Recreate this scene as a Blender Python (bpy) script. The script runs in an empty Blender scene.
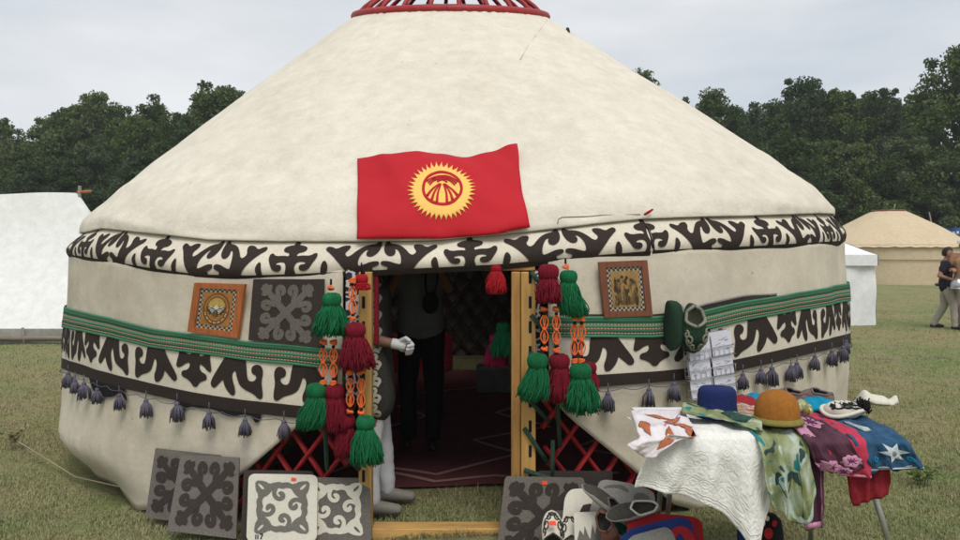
import bpy, bmesh, math, random
import numpy as np
from mathutils import Vector, Matrix, noise
from mathutils.geometry import delaunay_2d_cdt
from mathutils.bvhtree import BVHTree
PI = math.pi
random.seed(11)
scene = bpy.context.scene
COL = scene.collection
F = 747.0; HZ = 250.0; EYE = 1.55          # photo pixels (960 wide), horizon row, eye height

def at(px, py, d):
    """point at distance d (metres along Y) under photo pixel px,py"""
    return Vector(((px-480)/F*d, d, EYE-(py-HZ)/F*d))
def lerp(a, b, t): return a+(b-a)*t
def clamp(x, a=0.0, b=1.0): return max(a, min(b, x))
def smooth(a, b, x):
    t = clamp((x-a)/(b-a)); return t*t*(3-2*t)
def table(tab, x):
    if x <= tab[0][0]: return tab[0][1]
    for (x0, y0), (x1, y1) in zip(tab, tab[1:]):
        if x <= x1: return lerp(y0, y1, (x-x0)/(x1-x0))
    return tab[-1][1]
def nz(x, y=0, z=0): return noise.noise(Vector((x, y, z)))

# ------------------------------------------------------------------ materials
def new_mat(name):
    m = bpy.data.materials.new(name); m.use_nodes = True
    nt = m.node_tree; b = nt.nodes['Principled BSDF']
    return m, nt, b
def N(nt, t, **kw):
    n = nt.nodes.new(t)
    for k, v in kw.items(): setattr(n, k, v)
    return n
def noise_node(nt, scale, detail=4, rough=.6, coord='Object', stretch=None):
    tc = N(nt, 'ShaderNodeTexCoord'); n = N(nt, 'ShaderNodeTexNoise')
    n.inputs['Scale'].default_value = scale; n.inputs['Detail'].default_value = detail
    n.inputs['Roughness'].default_value = rough
    if stretch:
        mp = N(nt, 'ShaderNodeMapping'); mp.inputs['Scale'].default_value = stretch
        nt.links.new(tc.outputs[coord], mp.inputs[0]); nt.links.new(mp.outputs[0], n.inputs['Vector'])
    else: nt.links.new(tc.outputs[coord], n.inputs['Vector'])
    return n
def ramp(nt, src, stops):
    r = N(nt, 'ShaderNodeValToRGB'); e = r.color_ramp.elements
    while len(e) < len(stops): e.new(.5)
    for i, (p, c) in enumerate(stops):
        e[i].position = p; e[i].color = (c[0], c[1], c[2], 1)
    nt.links.new(src, r.inputs[0]); return r
def mixc(nt, fac, a, b, mode='MIX'):
    m = N(nt, 'ShaderNodeMix', data_type='RGBA', blend_type=mode)
    if isinstance(fac, float): m.inputs[0].default_value = fac
    else: nt.links.new(fac, m.inputs[0])
    for i, v in ((6, a), (7, b)):
        if isinstance(v, tuple): m.inputs[i].default_value = (v[0], v[1], v[2], 1)
        else: nt.links.new(v, m.inputs[i])
    return m.outputs[2]
def cloth(name, c, var=.25, scale=30, bump=.3, bscale=350, rough=.95, big=.12, metallic=0, sheen=0.0, dist=.004, stretch=None):
    """plain material: base colour with fine and broad variation, and a fine bump"""
    m, nt, b = new_mat(name)
    n1 = noise_node(nt, scale, 5, .65, stretch=stretch); n2 = noise_node(nt, 2.3, 3, .5)
    lo = tuple(x*(1-var) for x in c); hi = tuple(min(1, x*(1+var*.6)) for x in c)
    r = ramp(nt, n1.outputs[0], [(.3, lo), (.7, hi)])
    g = ramp(nt, n2.outputs[0], [(.3, (1-big,)*3), (.7, (1+big*.4,)*3)])
    nt.links.new(mixc(nt, 1.0, r.outputs[0], g.outputs[0], 'MULTIPLY'), b.inputs['Base Color'])
    b.inputs['Roughness'].default_value = rough; b.inputs['Metallic'].default_value = metallic
    b.inputs['Specular IOR Level'].default_value = .25 if not metallic else .5
    if sheen: b.inputs['Sheen Weight'].default_value = sheen
    if bump:
        n3 = noise_node(nt, bscale, 3, .6, stretch=stretch); bp = N(nt, 'ShaderNodeBump')
        bp.inputs['Strength'].default_value = bump; bp.inputs['Distance'].default_value = dist
        nt.links.new(n3.outputs[0], bp.inputs['Height']); nt.links.new(bp.outputs[0], b.inputs['Normal'])
    return m
def canvas(name, c, dirt, amount=.5, specks=True, stretch=(1, 1, 1), wscale=3.0, wstr=.3):
    """weathered felt/canvas: broad stains, creases, specks"""
    m, nt, b = new_mat(name)
    n1 = noise_node(nt, 1.1, 6, .62); n2 = noise_node(nt, 7, 6, .7); n3 = noise_node(nt, 60, 3, .6)
    f = ramp(nt, n1.outputs[0], [(.42, (0, 0, 0)), (.78, (amount,)*3)])
    col = mixc(nt, f.outputs[0], c, dirt)
    f2 = ramp(nt, n2.outputs[0], [(.35, (.90,)*3), (.65, (1.04,)*3)])
    col = mixc(nt, 1.0, col, f2.outputs[0], 'MULTIPLY')
    f3 = ramp(nt, n3.outputs[0], [(.3, (.94,)*3), (.7, (1.03,)*3)])
    col = mixc(nt, 1.0, col, f3.outputs[0], 'MULTIPLY')
    if specks:
        v = N(nt, 'ShaderNodeTexVoronoi'); v.inputs['Scale'].default_value = 6.5
        tc = N(nt, 'ShaderNodeTexCoord'); nt.links.new(tc.outputs['Object'], v.inputs['Vector'])
        fs = ramp(nt, v.outputs['Distance'], [(.035, (1, 1, 1)), (.075, (0, 0, 0))])
        n4 = noise_node(nt, 3.1, 1, .5); k = ramp(nt, n4.outputs[0], [(.52, (0, 0, 0)), (.6, (.6,)*3)])
        mul = mixc(nt, 1.0, fs.outputs[0], k.outputs[0], 'MULTIPLY')
        col = mixc(nt, mul, col, tuple(x*.45 for x in dirt))
    nt.links.new(col, b.inputs['Base Color'])
    b.inputs['Roughness'].default_value = .95; b.inputs['Specular IOR Level'].default_value = .15
    w = noise_node(nt, wscale, 5, .55, stretch=stretch); h = noise_node(nt, 180, 3, .6)
    b1 = N(nt, 'ShaderNodeBump'); b1.inputs['Strength'].default_value = wstr; b1.inputs['Distance'].default_value = .05
    b2 = N(nt, 'ShaderNodeBump'); b2.inputs['Strength'].default_value = .22; b2.inputs['Distance'].default_value = .004
    nt.links.new(w.outputs[0], b1.inputs['Height']); nt.links.new(h.outputs[0], b2.inputs['Height'])
    nt.links.new(b1.outputs[0], b2.inputs['Normal']); nt.links.new(b2.outputs[0], b.inputs['Normal'])
    return m
def wood(name, c, axis='Z'):
    st = {'Z': (14, 14, 1.2), 'X': (1.2, 14, 14)}[axis]
    m, nt, b = new_mat(name)
    n1 = noise_node(nt, 3.2, 6, .65, stretch=st); n2 = noise_node(nt, 1.4, 3, .6)
    r = ramp(nt, n1.outputs[0], [(.3, tuple(x*.62 for x in c)), (.5, c), (.72, tuple(min(1, x*1.25) for x in c))])
    g = ramp(nt, n2.outputs[0], [(.3, (.82,)*3), (.7, (1.08,)*3)])
    nt.links.new(mixc(nt, 1.0, r.outputs[0], g.outputs[0], 'MULTIPLY'), b.inputs['Base Color'])
    b.inputs['Roughness'].default_value = .5
    bp = N(nt, 'ShaderNodeBump'); bp.inputs['Strength'].default_value = .25; bp.inputs['Distance'].default_value = .003
    nt.links.new(n1.outputs[0], bp.inputs['Height']); nt.links.new(bp.outputs[0], b.inputs['Normal'])
    return m
def dashed(name, c1, c2, freq):
    """stitched stripe: dashes along the length of the uv map"""
    m, nt, b = new_mat(name)
    uv = N(nt, 'ShaderNodeUVMap'); w = N(nt, 'ShaderNodeTexWave', wave_type='BANDS', bands_direction='X')
    w.inputs['Scale'].default_value = freq; w.inputs['Distortion'].default_value = 1.2; w.inputs['Detail'].default_value = 1
    nt.links.new(uv.outputs[0], w.inputs['Vector'])
    r = ramp(nt, w.outputs[0], [(.35, c1), (.6, c2)])
    nt.links.new(r.outputs[0], b.inputs['Base Color']); b.inputs['Roughness'].default_value = .9
    return m

M = {}
M['roof'] = canvas('roof_felt', (.70, .65, .555), (.52, .455, .35), .40, True, (1, 1, 1.4), 3.0, .5)
M['wall'] = canvas('wall_felt', (.64, .58, .47), (.43, .37, .28), .65, True, (1, 1, 1), 1.8, .35)
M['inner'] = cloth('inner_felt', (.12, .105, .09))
M['cream'] = cloth('cream_felt', (.68, .62, .51), .12, 60)
M['brown'] = cloth('dark_brown_felt', (.036, .026, .022), .3, 80)
M['red_paint'] = cloth('red_paint', (.36, .035, .035), .2, 20, .1, 80, .5)
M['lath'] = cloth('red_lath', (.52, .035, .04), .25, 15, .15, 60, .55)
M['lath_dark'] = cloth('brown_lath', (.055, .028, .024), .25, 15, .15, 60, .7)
M['wood'] = wood('door_wood', (.50, .285, .085))
M['woodx'] = wood('threshold_wood', (.56, .33, .11), 'X')
M['wood_inner'] = wood('inner_wood', (.40, .21, .06))
M['green_yarn'] = cloth('green_yarn', (.010, .15, .055), .35, 120, .5, 500, .95, .15)
M['red_yarn'] = cloth('red_yarn', (.20, .008, .022), .35, 120, .5, 500, .95, .15)
M['scarlet_yarn'] = cloth('scarlet_yarn', (.40, .012, .02), .35, 120, .5, 500, .95, .15)
M['pink_yarn'] = cloth('pink_yarn', (.38, .02, .10), .35, 120, .5, 500, .95, .15)
M['orange_yarn'] = cloth('orange_yarn', (.85, .17, .045), .2, 200, .4, 600, .9)
M['black_yarn'] = cloth('black_yarn', (.012, .010, .014), .3, 200, .4, 600, .9)
M['violet_yarn'] = cloth('violet_yarn', (.125, .115, .155), .35, 160, .4, 500, .95)
M['belt_green'] = cloth('belt_green', (.070, .22, .12), .25, 200, .4, 700, .9)
M['belt_dark'] = cloth('belt_dark_green', (.036, .125, .066), .3, 200, .4, 700, .9)
M['belt_stitch'] = dashed('belt_stitch', (.66, .40, .32), (.30, .07, .05), 16)
M['grey_felt'] = cloth('grey_felt', (.165, .146, .130), .45, 160, .5, 320, .97)
M['grey_light'] = cloth('light_grey_felt', (.29, .28, .255), .35, 160, .5, 320, .97)
M['grey_dark'] = cloth('charcoal_felt', (.052, .041, .037), .4, 160, .5, 320, .97)
M['grey_mid'] = cloth('warm_grey_felt', (.17, .16, .14), .3, 120, .4, 320, .97)
M['white_felt'] = cloth('white_felt', (.66, .63, .54), .1, 90, .4, 320, .97)
M['flag_red'] = cloth('flag_red', (.47, .010, .019), .06, 60, .15, 900, .75, .06)
M['flag_gold'] = cloth('flag_gold', (.85, .52, .13), .06, 60, .1, 900, .75, .04)
M['black'] = cloth('black_cloth', (.012, .012, .014), .3, 100)
M['metal'] = cloth('grey_metal', (.45, .45, .44), .1, 30, .05, 80, .38, .05, .85)
M['sticker'] = cloth('orange_sticker', (.85, .09, .05), .05, 30, 0)
M['rope'] = cloth('rope', (.34, .29, .20), .3, 200, .4, 500)
M['white'] = cloth('white_paint', (.72, .72, .72), .05, 30, .05)

# ------------------------------------------------------------------ mesh builder
class MB:
    def __init__(s): s.v = []; s.f = []; s.m = []; s.uv = []
    def add(s, verts, faces, mat=0, uvs=None):
        o = len(s.v); s.v.extend([tuple(v) for v in verts])
        s.uv.extend(uvs if uvs else [(0, 0)]*len(verts))
        s.f.extend([tuple(i+o for i in f) for f in faces])
        if isinstance(mat, (list, tuple)): s.m.extend(mat)
        else: s.m.extend([mat]*len(faces))
        return s
    def grid(s, fn, nu, nv, mat=0, closeu=False, matf=None, uvf=None):
        vs = []; fs = []; ms = []; uvs = []
        cu = nu if closeu else nu+1
        for j in range(nv+1):
            for i in range(cu):
                vs.append(fn(i/nu, j/nv)); uvs.append(uvf(i/nu, j/nv) if uvf else (i/nu, j/nv))
        for j in range(nv):
            for i in range(nu):
                a = j*cu+i; b = j*cu+(i+1) % cu
                fs.append((a, b, b+cu, a+cu)); ms.append(matf((i+.5)/nu, (j+.5)/nv) if matf else mat)
        return s.add(vs, fs, ms, uvs)
    def box(s, c, size, mat=0, rot=None, bevel=0.0):
        sx, sy, sz = (x/2 for x in size); c = Vector(c)
        b = min(bevel, sx*.9, sy*.9, sz*.9)
        if b <= 0:
            vs = [Vector((x*sx, y*sy, z*sz)) for x in (-1, 1) for y in (-1, 1) for z in (-1, 1)]
            fs = [(0, 1, 3, 2), (4, 6, 7, 5), (0, 4, 5, 1), (2, 3, 7, 6), (0, 2, 6, 4), (1, 5, 7, 3)]
        else:
            bm = bmesh.new(); bmesh.ops.create_cube(bm, size=1)
            for v in bm.verts: v.co = Vector((v.co.x*sx*2, v.co.y*sy*2, v.co.z*sz*2))
            bmesh.ops.bevel(bm, geom=list(bm.edges), offset=b, segments=2, affect='EDGES', profile=.5)
            vs = [v.co.copy() for v in bm.verts]; bm.verts.index_update()
            fs = [tuple(v.index for v in f.verts) for f in bm.faces]; bm.free()
        if rot is not None: vs = [rot @ v for v in vs]
        return s.add([v+c for v in vs], fs, mat)
    def tube(s, pts, r, n=8, mat=0, cap=True, flat=1.0, up=None):
        pts = [Vector(p) for p in pts]; k = len(pts)
        rs = r if isinstance(r, (list, tuple)) else [r]*k
        vs = []; fs = []; uvs = []; prev = None; L = 0
        for i, p in enumerate(pts):
            t = (pts[min(i+1, k-1)]-pts[max(i-1, 0)])
            if t.length < 1e-9: t = Vector((0, 0, 1))
            t.normalize()
            if prev is None:
                a = Vector(up) if up else (Vector((0, 0, 1)) if abs(t.z) < .9 else Vector((1, 0, 0)))
                x = t.cross(a).normalized()
            else:
                x = prev-t*prev.dot(t)
                x = x.normalized() if x.length > 1e-6 else t.orthogonal().normalized()
            prev = x; y = t.cross(x)
            if i: L += (pts[i]-pts[i-1]).length
            for q in range(n):
                a = 2*PI*q/n
                vs.append(p+x*math.cos(a)*rs[i]+y*math.sin(a)*rs[i]*flat); uvs.append((L, q/n))
        for i in range(k-1):
            for q in range(n):
                a = i*n+q; b = i*n+(q+1) % n
                fs.append((a, b, b+n, a+n))
        if cap: fs.append(tuple(range(n-1, -1, -1))); fs.append(tuple((k-1)*n+q for q in range(n)))
        return s.add(vs, fs, mat, uvs)
    def lathe(s, c, prof, n=20, mat=0, wob=0.0, seed=0, sx=1, sy=1, rot=None):
        c = Vector(c)
        def fn(u, v):
            i = v*(len(prof)-1); r, z = prof[int(round(i))]; a = 2*PI*u
            k = 1+wob*nz(math.cos(a)*1.7+seed, math.sin(a)*1.7, z*9+seed*3)
            p = Vector((math.cos(a)*r*k*sx, math.sin(a)*r*k*sy, z))
            return c+(rot @ p if rot is not None else p)
        return s.grid(fn, n, len(prof)-1, mat, closeu=True)
    def ball(s, c, r, mat=0, n=12, sx=1, sy=1, sz=1, wob=0, seed=0):
        prof = [(max(r*math.sin(PI*i/8), 1e-4), -r*math.cos(PI*i/8)*sz) for i in range(9)]
        return s.lathe(c, prof, n, mat, wob, seed, sx, sy)
    def flat(s, polys, fn, res=None, mat=0, holes=()):
        """union of 2-D polygons, triangulated finely and mapped by fn(u,v)"""
        vs, tris = fill(polys, res, holes)
        return s.add([fn(u, v) for u, v in vs], tris, mat, [(u, v) for u, v in vs])
    def build(s, name, mats, parent=None, smooth_=True, origin=None):
        me = bpy.data.meshes.new(name)
        o = bpy.data.objects.new(name, me); COL.objects.link(o)
        if parent is not None:
            r = parent
            while r.parent is not None: r = r.parent
            org = r.location.copy(); o.parent = parent
        else:
            if origin is None:
                A = np.array(s.v); lo = A.min(0); hi = A.max(0)
                org = Vector(((lo[0]+hi[0])/2, (lo[1]+hi[1])/2, lo[2]))
            else: org = Vector(origin)
            o.location = org
        me.from_pydata([(v[0]-org[0], v[1]-org[1], v[2]-org[2]) for v in s.v], [], s.f)
        for m in (mats if isinstance(mats, (list, tuple)) else [mats]):
            me.materials.append(M[m] if isinstance(m, str) else m)
        me.polygons.foreach_set('material_index', s.m)
        if smooth_: me.polygons.foreach_set('use_smooth', [True]*len(s.f))
        uvl = me.uv_layers.new(name='UVMap')
        li = np.empty(len(me.loops), dtype=np.int32); me.loops.foreach_get('vertex_index', li)
        uvl.data.foreach_set('uv', np.array(s.uv, dtype=np.float32)[li].ravel())
        me.update(); return o

def inside(p, poly):
    x, y = p; c = False; j = len(poly)-1
    for i in range(len(poly)):
        xi, yi = poly[i]; xj, yj = poly[j]
        if (yi > y) != (yj > y) and x < (xj-xi)*(y-yi)/(yj-yi)+xi: c = not c
        j = i
    return c
def fill(polys, res=None, holes=()):
    pts = []; edges = []
    for p in list(polys)+list(holes):
        o = len(pts); n = len(p); pts += [Vector(q) for q in p]
        edges += [(o+i, o+(i+1) % n) for i in range(n)]
    if res:
        xs = [q[0] for p in polys for q in p]; ys = [q[1] for p in polys for q in p]
        x = min(xs)+res*.37
        bb = [(min(q[0] for q in p), max(q[0] for q in p), min(q[1] for q in p), max(q[1] for q in p), p) for p in polys]
        while x < max(xs):
            y = min(ys)+res*.41
            while y < max(ys):
                for b in bb:
                    if b[0] < x < b[1] and b[2] < y < b[3] and inside((x, y), b[4]): pts.append(Vector((x, y))); break
                y += res
            x += res
    r = delaunay_2d_cdt(pts, edges, [], 0, 1e-6)
    vs = [(v[0], v[1]) for v in r[0]]; out = []
    for f in r[2]:
        c = (sum(vs[i][0] for i in f)/len(f), sum(vs[i][1] for i in f)/len(f))
        if any(inside(c, p) for p in polys) and not any(inside(c, p) for p in holes): out.append(tuple(f))
    return vs, out
def chaikin(p, n=1, closed=True):
    for _ in range(n):
        q = []
        rng = range(len(p)) if closed else range(len(p)-1)
        if not closed: q.append(p[0])
        for i in rng:
            a = p[i]; b = p[(i+1) % len(p)]
            q.append((a[0]*.75+b[0]*.25, a[1]*.75+b[1]*.25)); q.append((a[0]*.25+b[0]*.75, a[1]*.25+b[1]*.75))
        if not closed: q.append(p[-1])
        p = q
    return p
def stroke(path, w):
    """outline polygon of a 2-D path with half-widths w (number or list)"""
    k = len(path); ws = w if isinstance(w, (list, tuple)) else [w]*k
    L = []; R_ = []
    for i, (x, y) in enumerate(path):
        a = path[max(i-1, 0)]; b = path[min(i+1, k-1)]
        dx, dy = b[0]-a[0], b[1]-a[1]; l = math.hypot(dx, dy) or 1
        nx, ny = -dy/l, dx/l
        L.append((x+nx*ws[i], y+ny*ws[i])); R_.append((x-nx*ws[i], y-ny*ws[i]))
    return L+R_[::-1]
def curl(cx, cy, r0, a0, turns, n=14, shrink=.35):
    """spiral path around cx,cy from radius r0 inwards"""
    return [(cx+r0*(1-(1-shrink)*i/n)*math.cos(a0+2*PI*turns*i/n), cy+r0*(1-(1-shrink)*i/n)*math.sin(a0+2*PI*turns*i/n)) for i in range(n+1)]
def inflate(p, d):
    n = len(p); A = sum(p[i][0]*p[(i+1) % n][1]-p[(i+1) % n][0]*p[i][1] for i in range(n)); s = 1 if A > 0 else -1; out = []
    for i in range(n):
        a, b = p[i-1], p[(i+1) % n]; dx, dy = b[0]-a[0], b[1]-a[1]; l = math.hypot(dx, dy) or 1
        out.append((p[i][0]+s*dy/l*d, p[i][1]-s*dx/l*d))
    return out
def circle(cx, cy, r, n=20, ry=None): return [(cx+r*math.cos(2*PI*i/n), cy+(ry or r)*math.sin(2*PI*i/n)) for i in range(n)]
def rrect(x0, y0, x1, y1, r, n=5):
    p = []
    for (cx, cy, a) in ((x1-r, y1-r, 0), (x0+r, y1-r, PI/2), (x0+r, y0+r, PI), (x1-r, y0+r, 1.5*PI)):
        p += [(cx+r*math.cos(a+PI/2*i/n), cy+r*math.sin(a+PI/2*i/n)) for i in range(n+1)]
    return p
def quad(c00, c10, c11, c01):
    """bilinear map (u right, v up, h out of the face) over four corners BL BR TR TL"""
    c = [Vector(x) for x in (c00, c10, c11, c01)]
    nrm = (c[1]-c[0]).cross(c[3]-c[0]).normalized()
    def fn(u, v, h=0.0):
        return c[0]*(1-u)*(1-v)+c[1]*u*(1-v)+c[2]*u*v+c[3]*(1-u)*v+nrm*h
    return fn

# ------------------------------------------------------------------ object helpers
def tag(o, label, cat, group=None, kind=None):
    if label: o['label'] = label
    if cat: o['category'] = cat
    if group: o['group'] = group
    if kind: o['kind'] = kind
    return o
def thing(name, loc, label, cat, group=None):
    o = bpy.data.objects.new(name, None); COL.objects.link(o); o.location = loc
    o.empty_display_size = .1
    return tag(o, label, cat, group)
def structure(o): o['kind'] = 'structure'; return o
def copy_tree(o, parent=None):
    c = o.copy(); COL.objects.link(c)
    if parent is not None: c.parent = parent
    for ch in o.children: copy_tree(ch, c)
    return c

# ------------------------------------------------------------------ ground
def ground_z(x, y):
    return (-.12*math.exp(-((x+2.7)**2+(y-5.3)**2)/(2*1.25**2))
            + .035*nz(x*.35, y*.35, 3)+.012*nz(x*1.3, y*1.3, 7)
            )*smooth(0, 2, math.hypot(x, y))
# ------------------------------------------------------------------ world, sun, camera
SUN_EL, SUN_AZ = math.radians(57), math.radians(166)       # overcast; azimuth clockwise from +Y
w = bpy.data.worlds.new('World'); scene.world = w; w.use_nodes = True
nt = w.node_tree; bg = nt.nodes['Background']
sky = N(nt, 'ShaderNodeTexSky', sky_type='NISHITA'); sky.sun_disc = False
sky.sun_elevation = SUN_EL; sky.sun_rotation = SUN_AZ
tc = N(nt, 'ShaderNodeTexCoord'); mp = N(nt, 'ShaderNodeMapping'); mp.inputs['Scale'].default_value = (1, 1, 3.4)
mp.inputs['Location'].default_value = (.3, .2, .15)
nt.links.new(tc.outputs['Generated'], mp.inputs[0])
cn = N(nt, 'ShaderNodeTexNoise'); cn.inputs['Scale'].default_value = 2.1; cn.inputs['Detail'].default_value = 7; cn.inputs['Roughness'].default_value = .5
nt.links.new(mp.outputs[0], cn.inputs['Vector'])
cl = ramp(nt, cn.outputs[0], [(.34, (4.0, 4.45, 5.0)), (.47, (5.1, 5.35, 5.65)), (.56, (5.7, 5.85, 6.0)), (.68, (6.5, 6.55, 6.6))])
nt.links.new(mixc(nt, .93, sky.outputs[0], cl.outputs[0]), bg.inputs['Color'])
bg.inputs['Strength'].default_value = .1
sd = bpy.data.lights.new('sun', 'SUN'); sd.energy = 1.5; sd.angle = math.radians(30); sd.color = (1, .955, .88)
so = bpy.data.objects.new('sun', sd); COL.objects.link(so)
d = Vector((math.sin(SUN_AZ)*math.cos(SUN_EL), math.cos(SUN_AZ)*math.cos(SUN_EL), math.sin(SUN_EL)))
so.rotation_euler = d.to_track_quat('Z', 'Y').to_euler(); so.location = d*30
cd = bpy.data.cameras.new('camera'); cam = bpy.data.objects.new('camera', cd); COL.objects.link(cam)
cam.location = (0, 0, EYE); cam.rotation_euler = (PI/2, 0, 0)
cd.sensor_width = 36; cd.lens = 36*F/960; cd.shift_y = (HZ-270)/960; cd.clip_end = 3000; cd.clip_start = .05
scene.camera = cam
vs = scene.view_settings; vs.view_transform = 'Standard'; vs.look = 'None'; vs.gamma = 1; vs.exposure = .5
vs.use_curve_mapping = False

# ------------------------------------------------------------------ ground and grass
def ground_material():
    m, nt, b = new_mat('dry_meadow')
    n0 = noise_node(nt, .35, 5, .6); n1 = noise_node(nt, 2.2, 6, .65); n2 = noise_node(nt, 26, 5, .7); n3 = noise_node(nt, 140, 3, .6)
    c = ramp(nt, n1.outputs[0], [(.3, (.20, .17, .115)), (.46, (.31, .285, .17)), (.6, (.225, .25, .11)), (.78, (.39, .345, .225))])
    g = ramp(nt, n0.outputs[0], [(.36, (.80, .98, .72)), (.5, (1.05, 1.05, .95)), (.64, (1.22, 1.08, 1.0))])
    h = ramp(nt, n2.outputs[0], [(.3, (.68,)*3), (.7, (1.2,)*3)])
    col = mixc(nt, 1.0, c.outputs[0], g.outputs[0], 'MULTIPLY'); col = mixc(nt, 1.0, col, h.outputs[0], 'MULTIPLY')
    nt.links.new(col, b.inputs['Base Color']); b.inputs['Roughness'].default_value = 1; b.inputs['Specular IOR Level'].default_value = .1
    bp = N(nt, 'ShaderNodeBump'); bp.inputs['Strength'].default_value = .8; bp.inputs['Distance'].default_value = .03
    ad = N(nt, 'ShaderNodeMath', operation='ADD'); nt.links.new(n2.outputs[0], ad.inputs[0]); nt.links.new(n3.outputs[0], ad.inputs[1])
    nt.links.new(ad.outputs[0], bp.inputs['Height']); nt.links.new(bp.outputs[0], b.inputs['Normal'])
    return m
M['ground'] = ground_material()
mb = MB()
xs = [-450, -250, -120, -60, -35, -24, -17]+[x*.4 for x in range(-35, 36)]+[17, 24, 35, 60, 120, 250, 450]
ys = [-280, -60, -20, -6]+[-3+y*.4 for y in range(0, 58)]+[22, 25, 30, 38, 50, 70, 100, 160, 300, 500, 680]
mb.grid(lambda u, v: (xs[int(round(u*(len(xs)-1)))], ys[int(round(v*(len(ys)-1)))],
        ground_z(xs[int(round(u*(len(xs)-1)))], ys[int(round(v*(len(ys)-1)))])), len(xs)-1, len(ys)-1)
structure(mb.build('ground', 'ground', origin=(0, 0, 0)))

def grass_material():
    m, nt, b = new_mat('grass_blades')
    n = noise_node(nt, 1.3, 4, .6); n2 = noise_node(nt, 90, 1, .5)
    a = ramp(nt, n2.outputs[0], [(.3, (.20, .22, .09)), (.5, (.31, .285, .165)), (.7, (.44, .39, .26))])
    g = ramp(nt, n.outputs[0], [(.35, (.70, .85, .65)), (.65, (1.05, 1.0, .95))])
    nt.links.new(mixc(nt, 1.0, a.outputs[0], g.outputs[0], 'MULTIPLY'), b.inputs['Base Color'])
    b.inputs['Roughness'].default_value = .8; b.inputs['Specular IOR Level'].default_value = .15
    return m
M['grass'] = grass_material()
YC = Vector((-.185, 7.6, 0)); YR = 3.5
rng = np.random.default_rng(5)
V = []; Fc = []
def blade(x, y, h, lean):
    a = rng.uniform(0, 2*PI); wd = .0013+.0009*rng.random(); z = ground_z(x, y)-.003
    if lean > 1.05: z += .006
    dx, dy = math.cos(a), math.sin(a); k = len(V)
    tx, ty, tz = x+dx*h*math.sin(lean), y+dy*h*math.sin(lean), z+h*math.cos(lean)
    s = max(1.0, y/5)
    mx, my, mz = x+dx*h*.4*math.sin(lean*.6), y+dy*h*.4*math.sin(lean*.6), z+h*.55*math.cos(lean*.7)
    V.extend([(x-dy*wd*s, y+dx*wd*s, z), (x+dy*wd*s, y-dx*wd*s, z), (mx+dy*wd*s*.8, my-dx*wd*s*.8, mz), (mx-dy*wd*s*.8, my+dx*wd*s*.8, mz), (tx, ty, tz)])
    Fc.extend([(k, k+1, k+2, k+3), (k+3, k+2, k+4)])
cnt = 0
while cnt < 115000:
    r = rng.random()
    if r < .42: px, py = rng.uniform(-120, 260), 325+250*rng.random()**.8
    elif r < .90: px, py = rng.uniform(690, 1090), 290+290*rng.random()**.75
    else: px, py = rng.uniform(372, 512), rng.uniform(488, 536)
    dd = EYE*F/(py-HZ); x = (px-480)/F*dd; y = dd
    rr = math.hypot(x-YC.x, y-YC.y)
    if rr < YR-.02 and not (abs(x+.2) < .75 and y < 4.85 and rng.random() < .35): continue
    tuft = nz(x*2.2, y*2.2, 1)+.5*nz(x*7, y*7, 2)
    if tuft < -.25 and rng.random() < .6: continue
    cnt += 1
    dry = rng.random() < .45
    blade(x, y, (.018+.034*rng.random())*(1+.7*max(0, tuft)), rng.uniform(1.0, 1.5) if dry else rng.uniform(.2, 1.1))
mb = MB(); mb.v = V; mb.f = Fc; mb.m = [0]*len(Fc); mb.uv = [(0, 0)]*len(V)
tag(mb.build('grass', 'grass', origin=(0, 0, 0)), 'short trampled dry grass covering the meadow around the yurts', 'grass', None, 'stuff')

# ------------------------------------------------------------------ yurt: surfaces
BT = [(66, 233), (75, 231), (90, 227), (130, 231), (160, 234), (200, 238.5), (280, 240), (350, 240), (430, 239), (500, 233), (560, 227), (600, 222), (650, 217), (700, 215), (760, 214), (830, 212), (848, 213)]
BB = [(66, 256), (72, 259), (100, 265), (150, 274), (200, 281), (250, 282), (300, 280), (350, 277), (430, 273), (500, 270), (560, 264), (600, 261), (650, 257), (700, 255), (760, 252), (820, 248), (848, 246)]
GT = [(66, 306), (71, 307), (100, 314), (153, 327), (200, 334), (260, 341), (315, 346), (345, 348), (530, 316), (650, 316), (690, 312), (740, 301), (800, 291), (848, 282)]
GB = [(66, 326), (69, 327), (90, 331), (153, 346), (200, 352.5), (260, 360), (315, 366), (345, 368), (530, 336), (650, 337), (690, 332), (740, 320), (800, 309), (848, 300)]
ST = [(66, 356), (70, 358), (100, 369), (127, 376), (153, 382), (200, 391.5), (250, 398), (290, 403), (340, 408), (540, 378), (600, 374), (640, 371), (680, 366.5), (735, 358), (800, 344), (848, 332)]
SB = [(66, 366), (70, 368), (100, 379), (127, 387), (153, 393), (200, 404), (250, 411), (290, 415), (340, 420), (540, 389), (600, 384.5), (640, 382), (680, 379), (735, 370), (800, 354), (848, 342)]
WB = [(66, 468), (80, 480), (110, 492), (138, 511), (200, 500), (242, 475), (300, 425), (330, 400), (345, 388), (530, 380), (545, 395), (553, 401), (569, 418), (601, 444), (630, 467), (675, 505), (720, 517), (760, 505), (800, 478), (848, 440)]
def ypt(phi, r, z): return Vector((YC.x+r*math.sin(phi), YC.y-r*math.cos(phi), z))
def phi_px(phi, r=YR):
    p = ypt(phi, r, 0); return 480+F*p.x/p.y
PHI_L, PHI_R = math.radians(-62.5), math.radians(62.5)
def zrow(tab, phi, r=YR):
    ph = clamp(phi, PHI_L, PHI_R); p = ypt(ph, r, 0)
    return EYE-(table(tab, 480+F*p.x/p.y)-HZ)/F*p.y
def phi_of(px, r=YR):
    a, b = PHI_L, PHI_R
    for _ in range(40):
        m_ = (a+b)/2
        if phi_px(m_, r) < px: a = m_
        else: b = m_
    return a
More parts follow.
